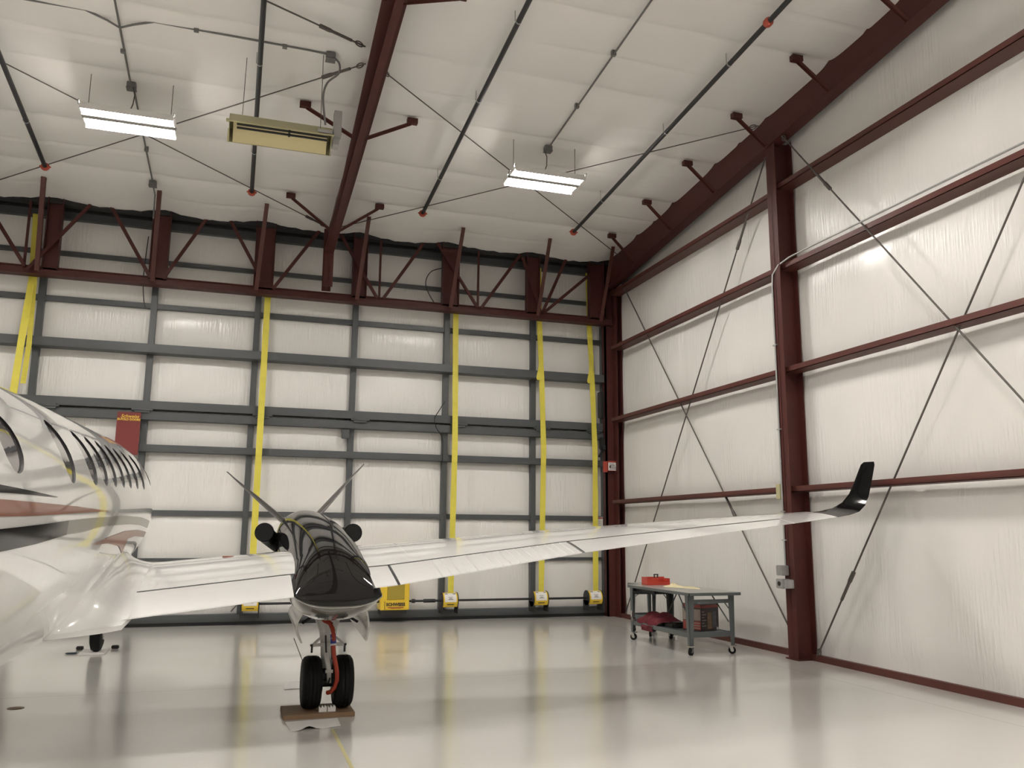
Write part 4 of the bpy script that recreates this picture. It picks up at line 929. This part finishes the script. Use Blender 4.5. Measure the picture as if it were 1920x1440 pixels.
tag(obj('work_glove', mb, M_glove, smooth=60), 'cream leather glove lying on the workbench beside the toolbox', 'glove')
mb = MB(); blob(mb, 6.80, 11.95, .871, .09, .26, .022, .2, 3); tag(obj('work_glove', mb, M_glove, smooth=60), 'flat cream glove on the workbench, nearer the middle of the top', 'glove')
mb = MB()
R = []
for j in range(15):
    u = j/14; cx_ = 6.36+.0*u; yy = 12.02+.75*u; hh = .07+.10*math.sin(PI*u)**.6+.02*math.sin(u*19)
    R.append([(cx_+.16+.24*math.cos(a)*(1+.1*math.sin(3*a+j)), yy, .297+max(0, hh*math.sin(a))*(1+.12*math.sin(2*j+a*3))) for a in [k*PI/12 for k in range(13)]])
mb.loft(R, closed=False); 
Q = []
for j in range(7):
    u = j/6; yy = 12.15+.38*u; Q.append([(6.40-.13*min(1, v*1.5), yy+.03*math.sin(v*3), .40-.20*v) for v in [k/6 for k in range(7)]])
mb.loft(Q, closed=False)
tag(obj('shop_rag', mb, M_cloth, smooth=60), 'crumpled crimson cloth draped over the lower shelf of the workbench', 'cloth')
mb = MB(); mb.box(6.42, 6.90, 11.80, 12.05, .296, .35, .01); mb.box(6.5, 6.8, 11.85, 12.0, .35, .37, .01)
tag(obj('tool_tray', mb, M_black), 'low black tray on the workbench lower shelf behind the printed box', 'tray')
# printed carton under the bench
r = thing('carton', (6.60, 11.27, .296), 'printed cardboard product box standing on the workbench lower shelf', 'box')
X0, X1, Y0, Y1, Z0, Z1 = 6.60, 7.0, 11.27, 11.62, .297, .68
Mg1 = mat('print_tan', (.30, .24, .20), .4, noise=.3, nscale=20); Mg2 = mat('print_brown', (.20, .12, .06), .4, noise=.5, nscale=14); Mg3 = mat('print_red', (.30, .05, .04), .4, noise=.3, nscale=20); Mg4 = mat('print_grey', (.10, .10, .12), .4, noise=.5, nscale=18)
mb = MB(); mb.box(X0, X1, Y0, Y1, Z0, Z1, .003); obj('case', mb, mat('dark_print', (.040, .030, .030), .35, noise=.5, nscale=9), r)
def decal(name, x0, x1, z0, z1, m, d=.001):
    mb = MB(); mb.box(X0+x0, X0+x1, Y0-d-.001, Y0-d, Z0+z0, Z0+z1); return obj(name, mb, m, r)
def side(name, y0, y1, z0, z1, m, d=.001):
    mb = MB(); mb.box(X0-d-.001, X0-d, Y0+y0, Y0+y1, Z0+z0, Z0+z1); return obj(name, mb, m, r)
side('picture_panel', .01, .34, .15, .31, Mg1); side('picture_panel', .01, .34, .02, .14, Mg3); side('banner', .0, .35, .33, .38, Mg3)
for i in range(3): side('text_line', .02, .28, .035+.035*i, .05+.035*i, Mg1, .0025)
decal('banner', .01, .39, .33, .37, Mg3); decal('picture_panel', .14, .24, .03, .26, Mg2); decal('picture_panel', .25, .34, .04, .27, Mg4)
for i in range(6): decal('text_line', .015, .07+.04*(i % 2), .27-.04*i, .282-.04*i, Mg1, .0025)
decal('price_label', .345, .39, .005, .045, M_lab)
r.rotation_euler = (0, 0, math.radians(20))
